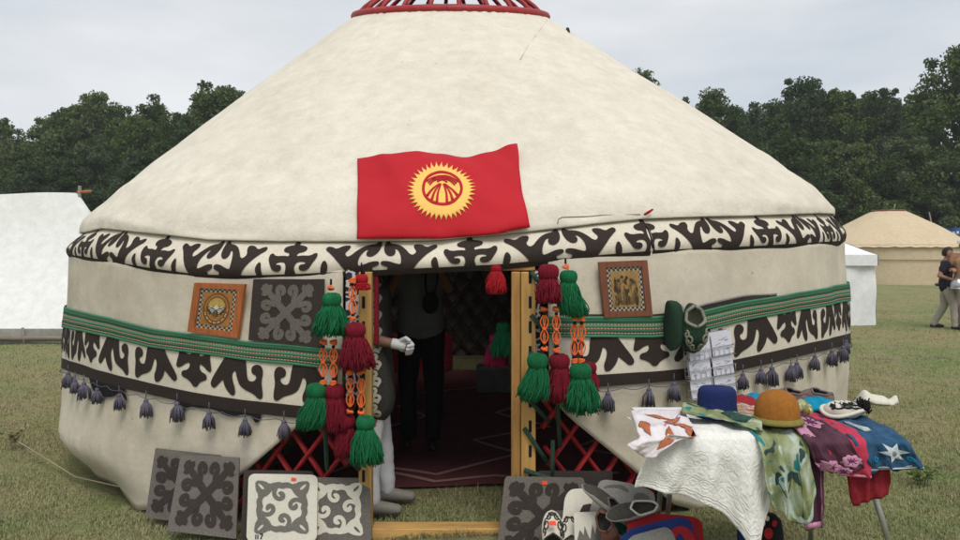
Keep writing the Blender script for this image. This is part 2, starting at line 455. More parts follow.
def wall_r(phi, z):
    s, c = math.sin(phi), math.cos(phi)
    r = YR+.028*math.sin(PI*clamp(z/1.5))
    r += .022*nz(s*3.1, c*3.1, z*1.3+4)*clamp(1.6-z)+.014*nz(s*9, c*9, z*2.4)+.007*nz(s*20+z*4, c*20, z*3.5)*smooth(1.5, 1.1, z)
    low = smooth(.75, .05, z)*smooth(-.35, -.7, phi)
    r += low*(.05+.07*nz(s*5, c*5, z*2.2+9))
    r -= .16*smooth(.22, -.1, z)*smooth(-.5, -.8, phi)
    return r
def wall_bottom(phi):
    z = zrow(WB, phi)
    p = ypt(phi, YR, 0)
    return max(z, ground_z(p.x, p.y)-.02) if abs(phi) < PHI_R else ground_z(p.x, p.y)-.02
def on_wall(phi, z, off=0.0): return ypt(phi, wall_r(phi, z)+off, z)
def wall_at(px, py, off=0.0):
    """wall point seen under a photo pixel"""
    r = YR
    for _ in range(6):
        ph = phi_of(px, r); p = ypt(ph, r, 0); z = EYE-(py-HZ)/F*p.y; r = wall_r(ph, z)+off
    return ypt(phi_of(px, r), r, z)

yurt = thing('yurt', (YC.x, YC.y, 0), 'large cream felt yurt with patterned brown bands, red crown and open wooden doorway', 'yurt')
DL, DR = phi_of(343), phi_of(548)
TOPZ = lambda ph: zrow(BB, ph)+.05
# wall felt (open at the doorway)
mb = MB()
def wf(u, v):
    ph = lerp(DR, 2*PI+DL, u); ph = ph if ph <= PI else ph-2*PI
    zb = wall_bottom(ph); z = lerp(zb, TOPZ(ph), v)
    return on_wall(ph, z)
mb.grid(wf, 420, 34, 0)
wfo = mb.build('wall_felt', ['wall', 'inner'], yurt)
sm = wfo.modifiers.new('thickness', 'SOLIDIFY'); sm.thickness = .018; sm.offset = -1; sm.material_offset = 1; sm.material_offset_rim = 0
# roof felt: lower rim follows the top of the band, upper rim the tilted crown hoop
HOOP_C = Vector((-.295, 7.6, 3.90)); HOOP_R = .985; HOOP_T = math.radians(13)
def hoop(phi, r=HOOP_R, dz=0):
    return HOOP_C+Vector((r*math.sin(phi), -r*math.cos(phi)*math.cos(HOOP_T), -r*math.cos(phi)*math.sin(HOOP_T)+dz))
def roof_pt(phi, s, off=0.0):
    z0 = zrow(BT, phi)-.004; b = hoop(phi)
    L = lambda t: ypt(phi, YR+.035, z0+.02).lerp(b, t)
    p = L(s)
    if s < .15:
        t = s/.15; q = ypt(phi, YR-.070, z0-.004); p = q*(1-t)**2+L(.040)*2*t*(1-t)+L(.15)*t*t
    out = Vector((math.sin(phi), -math.cos(phi), 0)); nrm = (out*.66+Vector((0, 0, .75))).normalized()
    k = .03*math.sin(PI*s)
    x, y = math.sin(phi), math.cos(phi)
    k += (.02*nz(x*4, y*4, s*3)+.010*nz(x*11, y*11, s*7+3))*math.sin(PI*clamp(s*1.04))**.5*(1-.5*s)
    k += .030*nz(phi*4+s*4, s*13, 5)*smooth(.40, .05, s)*smooth(0, .04, s)+.012*nz(phi*9-s*9, s*22, 8)*smooth(.5, .1, s)*smooth(0, .05, s)+.010*nz(phi*22, s*3, 2)*smooth(.3, .7, s)
    return p+nrm*(k+off)
mb = MB(); mb.grid(lambda u, v: roof_pt(-PI+2*PI*u, v**1.25), 360, 60, 0, closeu=True)
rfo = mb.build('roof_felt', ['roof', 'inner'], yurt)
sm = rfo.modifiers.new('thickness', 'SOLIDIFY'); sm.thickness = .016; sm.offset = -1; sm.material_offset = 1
bvh = BVHTree.FromPolygons([Vector(v) for v in mb.v], mb.f)
def roof_at(px, py, off=0.0):
    o = Vector((0, 0, EYE)); h = (None,); k = 0
    while h[0] is None or h[0].y > 8.4:
        dr = Vector(((px-480)/F, 1, (HZ-(py-.7*k if py > 150 else py+.7*k))/F)).normalized()
        h = bvh.ray_cast(o, dr); k += 1
        if k > 60: raise ValueError((px, py))
    n = h[1] if h[1].y < 0 else -h[1]
    return h[0]+n*off
# crown
mb = MB(); mb.tube([hoop(2*PI*i/72, HOOP_R-.02, .014) for i in range(73)], .042, 10, 0, cap=False)
crown = mb.build('crown_hoop', 'red_paint', yurt)
for k in range(22):
    a = PI*k/11+.12
    def sp(t, a=a): return hoop(a, (HOOP_R-.02)*(1-t))+Vector((0, 0, .46*math.sin(PI/2*t)**.8))
    MB().tube([sp(i/10) for i in range(10)], .022, 8, 0).build('spoke', 'red_paint', crown)
M['crown_cloth'] = cloth('crown_cloth', (.20, .18, .24), .9, 28, .2, 200)
mb = MB(); mb.grid(lambda u, v: hoop(lerp(-1.15, 1.15, u), (HOOP_R-.045)*lerp(.72, 1, v), .0+.09*(1-v)), 30, 6, 0)
mb.build('crown_cloth', 'crown_cloth', yurt)
# rope hanging over the roof edge of the crown and the hem seam of the right-hand roof felt
mb = MB(); mb.tube([roof_at(px, py, .012) for px, py in ((566, 26), (567, 30), (569, 33))], [.012, .016, .006], 7)
mb.build('rope_knot', 'black_yarn', yurt)
mb = MB(); P = [(557.5, 224), (558.5, 219), (562, 217.3), (590, 216.5), (601, 215.3), (640, 214.5)]
mb.tube([roof_at(px, py, .002) for px, py in P], .0030, 6)
mb.build('hem_cord', 'rope', yurt)
mb = MB(); a = roof_at(642, 215.5, .025); b = roof_at(650, 211.5, .03)
mb.tube([a, a.lerp(b, .5)+Vector((0, -.008, 0)), b], [.007, .009, .006], 6)
mb.build('clothes_peg', 'scarlet_yarn', yurt)
# overlapping flap edge near the crown
mb = MB(); P = [(547, 20), (541, 28), (534, 37), (527, 47), (520, 60)]
mb.tube([roof_at(px, py, .002) for px, py in P], .006, 6, flat=.6)
mb.build('flap_edge', 'roof', yurt)

# ---- patterned felt bands
def mirror(p): return [(-x, y) for x, y in p][::-1]
UP = [  # upper band, half repeat: u from the dark cross (0) to the cream trident (95), v up, photo pixels
 chaikin([(-1, 3), (-1, 34), (0, 33.5), (2.2, 31.5), (3, 28.5), (7, 28.3), (12.5, 27), (13.3, 25), (10, 23.4), (5.5, 23), (3.7, 20.5), (5, 18.7), (10, 19.5), (20, 19), (25, 21.8), (27.5, 20.5), (26.5, 17), (23, 12.5), (20, 8.3), (15, 6.5), (10.8, 7.8), (10.2, 10.5), (13, 11.8), (16.5, 11.6), (17.5, 14), (12, 15.3), (7, 14.8), (4.6, 12), (4, 8), (6, 3)], 1),
 chaikin([(33, 2), (34, 10), (36, 14.5), (38.5, 13.5), (40.5, 9), (38, 2)], 1),
 chaikin([(61, 2), (57, 8), (48, 17), (41, 22), (35, 25), (36.3, 27.2), (41, 26.6), (46.5, 24.6), (53, 27.8), (60, 28), (60.5, 26), (56, 21), (60, 17), (64.5, 18.5), (68, 22), (74, 26.3), (80, 28.3), (87, 29), (90, 31.8), (92.6, 31), (93, 26), (91, 21), (86, 17.6), (81, 18.2), (79.8, 21.5), (82, 23.5), (79, 24.8), (75, 21.2), (72.3, 16.3), (71.6, 10), (73.5, 8), (79, 9.4), (86, 11.8), (93, 12.2), (94, 9.8), (90, 8), (86.5, 7), (86, 4.5), (90, 2)], 1),
]
LOW = [  # lower band: d from the gap between the hooks (0) to the dark trident (73)
 chaikin([(74, 38), (66, 38), (65, 35.5), (69, 32), (69.5, 28), (66, 27.5), (63, 28.5), (62, 31), (64.5, 31.5), (64.5, 34), (62, 36), (58.5, 36), (57, 33), (57.5, 28), (56, 22), (55.5, 18), (59, 19), (63, 22), (68, 23.5), (69, 19.5), (66, 16), (61, 15), (60.5, 12), (65, 11), (69, 9), (71.5, 6), (74, 5.5)], 1),
 chaikin([(32, 40), (38, 33), (47, 21), (54, 12), (55, 8.5), (52, 7), (48, 10.3), (43.5, 14), (42, 14.5), (40, 9), (35, 4), (31.5, 3.5), (31, 8), (33, 12), (34.3, 17.5), (33, 21), (29.5, 22), (28, 17), (25.5, 11.5), (20, 8.8), (13, 6.8), (8, 3), (5.5, 4), (6, 10), (7, 15), (5.5, 22), (7, 26), (11, 26.8), (15, 24.5), (14.2, 21), (10.5, 20), (10, 17), (13, 14), (18, 14.2), (20, 18), (20.6, 24), (22, 30), (24.5, 36), (25.5, 40)], 1),
 [(41, 40), (50, 40), (48, 34.5), (45, 32.5), (42.5, 35)],
]
def band(name, ph0, ph1, ztop, zbot, r_of, marks, half, height, phase, strip, step, parent, base=.8, fat=.6):
    """strip of cream felt with dark applied ornament; phase = list of angles of the mirror axes"""
    mb = MB(); nu = max(8, int(abs(ph1-ph0)/math.radians(.8)))
    P = lambda ph, t, off=0.0: ypt(ph, r_of(ph, t)+off, lerp(zbot(ph), ztop(ph), t))
    mb.grid(lambda u, v: P(lerp(ph0, ph1, u), v), nu, 12, 0)
    # dark border strip
    mb.grid(lambda u, v: P(lerp(ph0, ph1, u), lerp(0, strip, v), .003), nu, 4, 1)
    for k, (pa, sgn, w) in enumerate(phase):
        for poly in marks:
            poly = inflate(poly, fat)
            q = [(pa+sgn*u/half*w, strip*base+(v/height)*(1-strip*base)) for u, v in poly]
            q = [(u, clamp(v, 0, .995)) for u, v in q]
            if max(u for u, v in q) < ph0 or min(u for u, v in q) > ph1: continue
            q = [(clamp(u, ph0, ph1), v) for u, v in q]
            # work in a squarer space for even triangles
            sc = 16.0
            mb.flat([[(u*sc, v) for u, v in q]], lambda u, v: P(u/sc, v, .0045), .12, 1)
    o = mb.build(name, ['cream', 'brown'], parent)
    return o
ub_r = lambda ph, t: YR-.015-.10*smooth(.15, 1.1, t)+.045*math.sin(PI*clamp(t*.9+.05))+.012*nz(ph*6, t*2, 1)
def axes(points):
    """mirror axes from angles of successive motif centres: alternate crosses and tridents"""
    out = []
    for (a, ka), (b, kb) in zip(points, points[1:]):
        if ka == 0: out.append((a, 1, b-a))
        else: out.append((b, -1, b-a))
    return out
R2 = YR+.06
seq = [(px, k) for px, k in ((286, 0), (378, 1), (470, 0), (567, 1), (655, 0))]
pts = [(phi_of(px, R2), k) for px, k in seq]
stepL = pts[1][0]-pts[0][0]
a, k = pts[0]
while a > -1.35: a -= .146; k = 1-k; pts.insert(0, (a, k))
ptsL = [p for p in pts]
seam = phi_of(657, R2)
band('felt_band', -1.3, seam-.002, lambda p: zrow(BT, p), lambda p: zrow(BB, p), ub_r, UP, 95, 33.6, axes(ptsL), .155, .5, yurt, .30)
pr = [(phi_of(px, R2), k) for px, k in ((655, 0), (723, 1), (777, 0), (817, 1), (838, 0))]
a, k = pr[-1]
while a < 1.35: a += .146; k = 1-k; pr.append((a, k))
band('felt_band', seam+.002, 1.3, lambda p: zrow(BT, p)-.004, lambda p: zrow(BB, p)+.004, lambda p, t: ub_r(p, t)-.004, UP, 95, 33.6, axes(pr), .155, .5, yurt, .30)
mb = MB(); mb.grid(lambda u, v: ypt(lerp(1.3, 2*PI-1.3, u), ub_r(0, v), lerp(zrow(BB, 1.3 if u < .5 else -1.3), zrow(BT, 1.3 if u < .5 else -1.3), v)), 90, 6)
mb.build('felt_band', 'cream', yurt)
# lower band, left and right of the doorway
lb_r = lambda ph, t: wall_r(ph, lerp(zrow(SB, ph), zrow(GT, ph), clamp(t)))+.014+.004*math.sin(PI*t)
def lowband(ph0, ph1, centres):
    pts = [(phi_of(px), k) for px, k in centres]
    a, k = pts[0]
    while a > ph0-.2: a -= .128; k = 1-k; pts.insert(0, (a, k))
    a, k = pts[-1]
    while a < ph1+.2: a += .128; k = 1-k; pts.append((a, k))
    return band('lower_felt_band', ph0, ph1, lambda p: lerp(zrow(GB, p), zrow(GT, p), .55), lambda p: zrow(SB, p), lb_r, LOW, 73, 37.5, axes(pts), .20, .5, yurt, .92, .8)
LBL = lowband(-1.3, phi_of(340), ((98, 1), (137, 0), (200, 1), (273, 0), (356, 1)))
LBR = lowband(phi_of(552), 1.3, ((562, 0), (650, 1), (725, 0), (783, 1), (812, 0), (832, 1)))
# dark strip showing above the woven belt on the right
mb = MB(); Q0, Q1 = phi_of(566), phi_of(772)
sh_ = lambda u: .012+.020*smooth(.45, .6, u)*smooth(1.0, .75, u)
mb.grid(lambda u, v: ypt(lerp(Q0, Q1, u), lb_r(lerp(Q0, Q1, u), .9)-.004, zrow(GT, lerp(Q0, Q1, u))-.04+v*(.04+sh_(u))), 60, 2, 0)
mb.grid(lambda u, v: ypt(lerp(Q0, Q1, lerp(.45, 1, u)), lb_r(lerp(Q0, Q1, u), .9)-.001, zrow(GT, lerp(Q0, Q1, lerp(.45, 1, u)))+sh_(lerp(.45, 1, u))-.002+v*.009), 60, 1, 1)
mb.build('dark_felt_strip', ['grey_dark', 'grey_light'], yurt)
# woven belt
STR = [0, .12, .19, .23, .40, .44, .60, .64, .70, .86, 1]
STM = [0, 1, 2, 1, 2, 0, 2, 1, 1, 0]
def belt(ph0, ph1):
    mb = MB(); nu = int(abs(ph1-ph0)/math.radians(.8))
    for i in range(10):
        v0, v1 = STR[i], STR[i+1]
        def fn(u, v, v0=v0, v1=v1):
            p = lerp(ph0, ph1, u); t = lerp(v0, v1, v)
            return ypt(p, lb_r(p, .6+.4*t)+.007+.002*nz(p*30, t*3, 6), lerp(zrow(GB, p), zrow(GT, p), t)+.003*nz(p*14, 3))
        mb.grid(fn, nu, 1, STM[i], uvf=lambda u, v: (lerp(ph0, ph1, u)*YR, v*.01))
    o = mb.build('woven_belt', ['belt_green', 'belt_dark', 'belt_stitch'], yurt)
    s_ = o.modifiers.new('thickness', 'SOLIDIFY'); s_.thickness = .006; s_.offset = -1
belt(-1.32, phi_of(343)); belt(phi_of(540), 1.32)
# scalloped dark lining and braid below the lower band
def scallop(pxs, parent):
    mb = MB(); pl = [(px, py) for px, py in pxs]
    mb.flat([chaikin(pl, 1)], lambda u, v: wall_at(u, v, .016), 8, 0); return mb.build('scalloped_lining', 'black', parent)
scallop([(88, 374), (98, 378), (112, 382), (122, 384), (128, 402), (124, 399), (120, 391), (113, 397), (104, 397), (95, 394), (91, 386)], LBL)
scallop([(174, 396), (200, 402), (240, 409), (262, 413), (260, 420), (256, 424), (251, 416), (242, 414), (234, 417), (226, 416), (214, 409), (198, 408), (190, 406), (182, 410), (176, 420)], LBL)
def braid(ph0, ph1, parent):
    mb = MB(); n = int((ph1-ph0)/.0045)
    pts = []
    for i in range(n+1):
        p = lerp(ph0, ph1, i/n); a = i*.55
        z = zrow(SB, p)-.012-.016*abs(math.sin(a*.5))
        pts.append(ypt(p, lb_r(p, 0)+.012+.004*math.sin(a*1.7), z))
    mb.tube(pts, .0022, 5); return mb.build('looped_braid', 'violet_yarn', parent)
braid(-1.25, phi_of(336), LBL); braid(phi_of(556), 1.25, LBR)
def small_tassel(p, parent, seed):
    rnd = random.Random(seed); mb = MB(); s = rnd.uniform(.9, 1.12)
    mb.tube([p+Vector((0, 0, .05)), p], .003, 5)
    mb.ball(p+Vector((0, 0, -.012)), .015*s, 0, 8)
    s *= 1.12
    for k in range(60):
        a = 2*PI*k*.618; r0 = .011; r1 = rnd.uniform(.008, .036)*s; l = rnd.uniform(.075, .10)*s
        q = Vector((math.cos(a), math.sin(a), 0))
        mb.tube([p+q*r0+Vector((0, 0, -.018)), p+q*r1*.85+Vector((0, 0, -.05)), p+q*r1+Vector((rnd.uniform(-.004, .004), 0, -l))], [.0034, .0036, .0028], 4)
    return mb.build('tassel', 'violet_yarn', parent)
TL = [(65, 372), (75, 379), (84, 382), (97, 388), (119, 394), (146, 399), (177, 402), (209, 411), (245, 418), (284, 420)]
TR = [(608, 392), (649, 388), (674, 382), (743, 373), (761, 368), (772, 367), (791, 365), (797, 362), (815, 355), (832, 350), (843, 346), (850, 340)]
for i, (px, py) in enumerate(TL+TR):
    px_ = clamp(px, 68, 846); small_tassel(wall_at(px_, py, .05), LBL if i < len(TL) else LBR, i)

# ---- door frame, lattice, interior
yd = YC.y-YR-.02            # front plane of the frame
def xd(px, d=yd): return (px-480)/F*d
def slab(x0, x1, y0, y1, z0, z1, mat, name, parent, bevel=.006):
    return MB().box(((x0+x1)/2, (y0+y1)/2, (z0+z1)/2), (x1-x0, y1-y0, z1-z0), 0, None, bevel).build(name, mat, parent, smooth_=False)
frame = slab(xd(350), xd(536), yd+.06, yd+.11, 1.435, 1.50, 'wood', 'door_frame', yurt)
slab(xd(372), xd(511.5), yd-.02, yd+.09, -.06, .035, 'woodx', 'threshold', frame)
def slotted(x0, x1, sgn):
    """outer post with dark slots for the lashings"""
    mb = MB(); mb.box(((x0+x1)/2, yd+.02, .695), (x1-x0, .07, 1.47), 0, None, .005)
    xs_ = lerp(x0, x1, .62 if sgn > 0 else .38)
    for z in [1.40-.135*i for i in range(11)]:
        mb.box((xs_, yd-.0145, z), (.016, .004, .065), 1, None, 0)
    return mb.build('post', ['wood', 'black'], frame, smooth_=False)
slotted(xd(521), xd(535.5), 1); slotted(xd(359), xd(372), -1)
slab(xd(511.5), xd(520.6), yd+.01, yd+.07, -.05, 1.43, 'wood_inner', 'inner_post', frame, .005)
slab(xd(372.6), xd(377), yd+.05, yd+.09, 1.03, 1.44, 'red_yarn', 'door_curtain', frame, .003)
# lattice wall: crossing laths on a cylinder, open at the doorway
def lattice(ph0, ph1, r, zh, step, slope, mat, name, parent, wid=.017):
    mb = MB()
    n = int((ph1-ph0)/step)+12
    for sgn in (1, -1):
        for k in range(-8, n):
            p0 = ph0+k*step if sgn > 0 else ph0+k*step
            pts = []
            for i in range(15):
                t = i/14; p = p0+sgn*slope*(t-.5)
                if ph0-.001 <= p <= ph1+.001: pts.append(ypt(p, r+sgn*.009, t*zh+.01))
            if len(pts) > 1: mb.tube(pts, wid, 6, 0, flat=.55, up=(0, 0, 1))
    return mb.build(name, mat, parent)
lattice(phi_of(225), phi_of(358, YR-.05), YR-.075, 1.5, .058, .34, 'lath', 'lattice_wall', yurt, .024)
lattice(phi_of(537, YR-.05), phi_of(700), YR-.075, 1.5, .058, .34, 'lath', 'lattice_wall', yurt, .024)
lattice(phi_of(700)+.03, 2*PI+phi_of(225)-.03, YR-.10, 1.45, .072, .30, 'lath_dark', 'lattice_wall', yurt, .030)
# patterned reed lining and green lashings between post and lattice
M['reed_pattern'] = None
m, nt, b = new_mat('reed_pattern'); M['reed_pattern'] = m
v = N(nt, 'ShaderNodeTexVoronoi', feature='DISTANCE_TO_EDGE'); v.inputs['Scale'].default_value = 26
t_ = N(nt, 'ShaderNodeTexCoord'); nt.links.new(t_.outputs['Object'], v.inputs['Vector'])
r_ = ramp(nt, v.outputs['Distance'], [(.08, (.55, .54, .52)), (.14, (.02, .02, .035))]); nt.links.new(r_.outputs[0], b.inputs['Base Color']); b.inputs['Roughness'].default_value = .9
slab(xd(344), xd(358.5), yd+.05, yd+.065, .72, 1.44, 'reed_pattern', 'reed_lining', frame, .002)
slab(xd(536), xd(541), yd+.05, yd+.065, .9, 1.44, 'reed_pattern', 'reed_lining', frame, .002)
M['lash'] = cloth('lashing', (.035, .075, .05), .7, 120, .4, 400)
def lash(pts):
    MB().tube(pts, .016, 7, 0, flat=.8).build('lashing', 'lash', frame)
for (a_, b_, c_, d_) in ((531, 272, 545, 290), (531, 315, 548, 334), (530, 352, 546, 372), (524, 394, 549, 422), (524, 428, 547, 462), (524, 470, 560, 482)):
    lash([at(a_, b_, yd-.02), at(lerp(a_, c_, .5), lerp(b_, d_, .5), yd-.03), at(c_, d_, yd+.02)])
lash([at(557, 372, yd-.005), at(558, 415, yd), at(560, 447, yd+.01)]); lash([at(553, 440, yd), at(552, 480, yd)])
lash([at(345, 330, yd-.01), at(347, 368, yd-.02), at(357, 372, yd)]); lash([at(325, 430, yd+.005), at(327, 470, yd+.005)]); lash([at(344, 455, yd-.01), at(360, 470, yd-.02)])
# ------------------------------------------------------------------ flag on the roof
FT = [(358, 161), (388, 161), (419, 157.3), (441, 156.8), (456, 158.7), (480, 156.5), (517, 148.8)]
FB = [(358, 239.3), (443, 238.8), (494, 234.3), (529, 228)]
def flag_px(u, v):
    xt = lerp(358, 517, u); xb = lerp(358.5, 529, u)
    x = lerp(xb, xt, v)-1.5*math.sin(PI*v)*u
    return x, lerp(table(FB, xb), table(FT, xt), v)
def flag_off(px, py):
    u = (px-358)/165; v = (240-py)/80
    f = .013*math.sin(7*u+5*v+1)*(.4+v)+.007*math.sin(17*u-9*v)*(1-v)+.006*nz(u*9, v*6, 5)+.012*nz(u*4+v*2, v*2.5, 2)+.006*math.sin(30*u+22*v)*smooth(.2, .8, u)*v+.022*math.exp(-((u-.56)/.2)**2-((v-.3)/.25)**2)*math.sin(9*u-6*v)
    f += .016*math.exp(-((u-.15-.35*(1-v))/.05)**2)*v+.014*math.exp(-((u-.98+.5*(1-v))/.05)**2)*v
    return .030+f
def on_flag(px, py, h=0.0): return roof_at(px, py, flag_off(px, py)+h)
mb = MB()
mb.grid(lambda u, v: on_flag(*flag_px(u, v)), 54, 28, 0)
cx, cy = 442, 196; q = []
for k in range(40):
    for j, (rr, da) in enumerate(((.80, -.5), (.90, -.12), (1.0, .12), (.9, .18))):
        a = 2*PI*(k+da)/40; q.append((cx+34.5*rr*math.cos(a), cy+28.2*rr*math.sin(a)))
mb.flat([q], lambda u, v: on_flag(u, v, .003), 4, 1)
cy2 = 194.5
ring = [(cx+.8+20.3*math.cos(a), cy2+17.4*math.sin(a)) for a in [2*PI*i/44 for i in range(44)]]
rin = [(cx+.8+17.6*math.cos(a), cy2+14.8*math.sin(a)) for a in [2*PI*i/44 for i in range(44)]]
mb.flat([ring], lambda u, v: on_flag(u, v, .0055), 3, 0, holes=[rin])
for sx in (-1, 1):
    for k, (bx, ex, ey) in enumerate(((2, 5, 209.5), (4.5, 10.5, 206.5), (6.5, 15, 202))):
        path = [(cx+.8+sx*lerp(1.0+k*.8, ex, t)+sx*2.2*math.sin(PI*t)*.5, lerp(189.5, ey, t)) for t in [i/6 for i in range(7)]]
        mb.flat([stroke(path, [.55+.8*i/6 for i in range(7)])], lambda u, v: on_flag(u, v, .0065+.0004*k), 3, 0)
    for k in range(3):
        path = [(cx+.8+sx*lerp(-9+k*2, 15.5-k*1.5, t), 184.5+k*1.5+7.5*(t-.3)**2-2.5*math.sin(PI*t)) for t in [i/6 for i in range(7)]]
        mb.flat([stroke(path, .55)], lambda u, v: on_flag(u, v, .008+.0004*k+.0015*(sx > 0)), 3, 0)
fl = tag(mb.build('flag', ['flag_red', 'flag_gold']), 'red flag with a golden rayed sun draped on the roof above the doorway', 'flag')
s_ = fl.modifiers.new('thickness', 'SOLIDIFY'); s_.thickness = .002; s_.offset = -1

# ------------------------------------------------------------------ flat goods
def slabpoly(mb, fn, poly, h0, h1, mat, res=.12, matside=None):
    """extruded polygon in the (u,v) frame of fn"""
    mb.flat([poly], lambda u, v: fn(u, v, h1), res, mat)
    n = len(poly)
    vs = [fn(u, v, h0) for u, v in poly]+[fn(u, v, h1) for u, v in poly]
    mb.add(vs, [(i, (i+1) % n, n+(i+1) % n, n+i) for i in range(n)], mat if matside is None else matside)
    mb.flat([poly], lambda u, v: fn(u, v, h0), None, mat if matside is None else matside)
def horn_cross(cx, cy, rx, ry):
    """four diagonal arms with paired horns and leafed tips, in (u,v)"""
    out = []
    for k in range(4):
        a = PI/4+k*PI/2; c, s = math.cos(a), math.sin(a)
        T = lambda p: [(cx+rx*(c*t-s*q), cy+ry*(s*t+c*q)) for t, q in p]
        arm = [(-.05, -.13), (.5, -.13), (.96, -.11), (1.0, -.22), (1.12, -.28), (1.20, -.16), (1.30, -.16), (1.36, 0), (1.30, .16), (1.20, .16), (1.12, .28), (1.0, .22), (.96, .11), (.5, .13), (-.05, .13)]
        out.append(T(arm))
        for sg in (1, -1):
            path = [(.44, .04), (.58, .18), (.78, .27), (.86, .40), (.77, .50), (.63, .47), (.57, .38), (.64, .34)]
            out.append(T([(x, y) for x, y in stroke([(t, q*sg) for t, q in chaikin(path, 1, False)], .095)]))
    return out
def scroll_frame(cx, cy, r):
    """scalloped square frame with a leaf in each corner and four inward curls: (outline, holes, curls)"""
    out = []; hole = []; leaves = []; curls = []
    for k in range(4):
        a = k*PI/2; c, s = math.cos(a), math.sin(a)
        T = lambda p: [(cx+r*(c*x-s*y), cy+r*(s*x+c*y)) for x, y in p]
        out += T([(.86, -.42), (.97, -.22), (.93, -.03), (.97, .10), (.93, .34), (.88, .46), (1.0, .66), (1.02, 1.02), (.66, 1.0), (.46, .88), (.42, .93)])
        hole += T([(.70, -.36), (.75, -.20), (.69, -.02), (.74, .12), (.69, .32), (.58, .41), (.48, .49), (.40, .60)])
        leaves.append(T([(.66, .66), (.76, .68), (.88, .82), (.91, .91), (.82, .88), (.68, .76)]))
        path = [(.74, .18), (.58, .30), (.40, .26), (.30, .12), (.34, -.02), (.46, -.06), (.54, .02), (.48, .10)]
        curls.append(T(stroke(chaikin([(.80, .20)]+path[1:], 1, False), .080)))
    return chaikin(out, 1), [chaikin(hole, 1)]+[chaikin(l, 1) for l in leaves], curls
def felt_mat(corners, r, base, orn, ocol, label, group=None, th=.012, asp=1.0, orn_h=.0025, side=None):
    fn = quad(*corners)
    rnd = random.Random(hash(label) % 1000)
    bend = rnd.uniform(.006, .014)
    f2 = lambda u, v, h=0.0: fn(u, v, h+bend*math.sin(PI*u)*(.3+v)+.005*nz(u*3+bend*999, v*3))
    mb = MB(); o = rrect(0, 0, 1, 1, r)
    o = [(u+.006*nz(u*14, v*14, 4), v+.006*nz(u*14, v*14, 8)) for u, v in
         [(lerp(a[0], b[0], t), lerp(a[1], b[1], t)) for a, b in zip(o, o[1:]+o[:1]) for t in (([0, .25, .5, .75] if math.hypot(a[0]-b[0], a[1]-b[1]) > .3 else [0]))]]
    slabpoly(mb, f2, o, 0, th, 0, .11, matside=2)
    if isinstance(orn, tuple):
        mb.flat([orn[0]], lambda u, v: f2(u, v, th+orn_h), .07, 1, holes=orn[1])
        for i, cpoly in enumerate(orn[2]): mb.flat([cpoly], lambda u, v: f2(u, v, th+orn_h+.0006), .07, 1)
    else:
        for i, p in enumerate(orn): mb.flat([p], lambda u, v, i=i: f2(u, v, th+orn_h+.0003*(i % 7)), .09, 1)
    ob = mb.build('felt_mat', [base, ocol, side or base])
    tag(ob, label, 'felt mat', group); return ob, f2, th
def sticker(parent, fn, u, v, w, h, hh):
    mb = MB(); slabpoly(mb, lambda a, b, c=0: fn(a, b, c), [(u-w, v-h), (u+w, v-h), (u+w*.95, v+h*.8), (u-w*.9, v+h)], hh, hh+.0025, 0, None)
    return mb.build('price_sticker', 'sticker', parent)
G = 'felt mats set out beside the doorway'
# far left pair
zg = lambda x, y: ground_z(x, y)
felt_mat([at(146.5, 517, 4.42), at(224, 528, 4.24), at(221, 455, 4.33), at(156.7, 448, 4.51)], .012, 'grey_felt', horn_cross(.47, .5, .40, .40), 'grey_dark',
         'grey felt mat with dark horned cross, half hidden at the far left end', G)
felt_mat([at(167.8, 531, 4.12), at(237, 539, 4.06), at(240, 457.6, 4.18), at(181.7, 455.5, 4.30)], .012, 'grey_felt', horn_cross(.52, .51, .42, .42), 'grey_dark',
         'grey felt mat with a full dark horned cross, overlapping another grey mat', G)
# cream mat, its dark backing mat and the grey mat with white scroll
felt_mat([at(241, 541, 3.985), at(312, 542, 3.985), at(314, 471, 4.10), at(244.5, 470, 4.10)], .06, 'grey_dark', [], 'grey_dark', 'plain charcoal felt mat almost covered by the cream mat', G)
o, fn, th = felt_mat([at(247, 542, 3.95), at(317, 542, 3.95), at(318, 475, 4.075), at(249, 474, 4.075)], .09, 'white_felt', scroll_frame(.5, .51, .385), 'grey_mid',
         'cream felt mat with a grey scroll frame and a small orange sticker', G, side='white_felt')
sticker(o, fn, .665, .925, .035, .022, th+.003)
mk = MB()                                # handwritten number on the lower edge
for i, pth in enumerate(([(.135, .205), (.135, .14)], [(.165, .205), (.165, .14)], [(.19, .215), (.235, .215), (.205, .14)])):
    for a, b in zip(pth, pth[1:]): mk.flat([stroke([a, b], .008)], lambda u, v: fn(u, v-.10, th+.003+.0003*i), None, 0)
mk.build('handwritten_number', 'black', o)
felt_mat([at(306, 543, 4.0), at(372, 543, 4.0), at(370, 478, 4.09), at(309, 477, 4.09)], .10, 'grey_felt', scroll_frame(.47, .52, .40), 'white_felt',
         'grey felt mat with a white scroll frame, right beside the left door post', G)
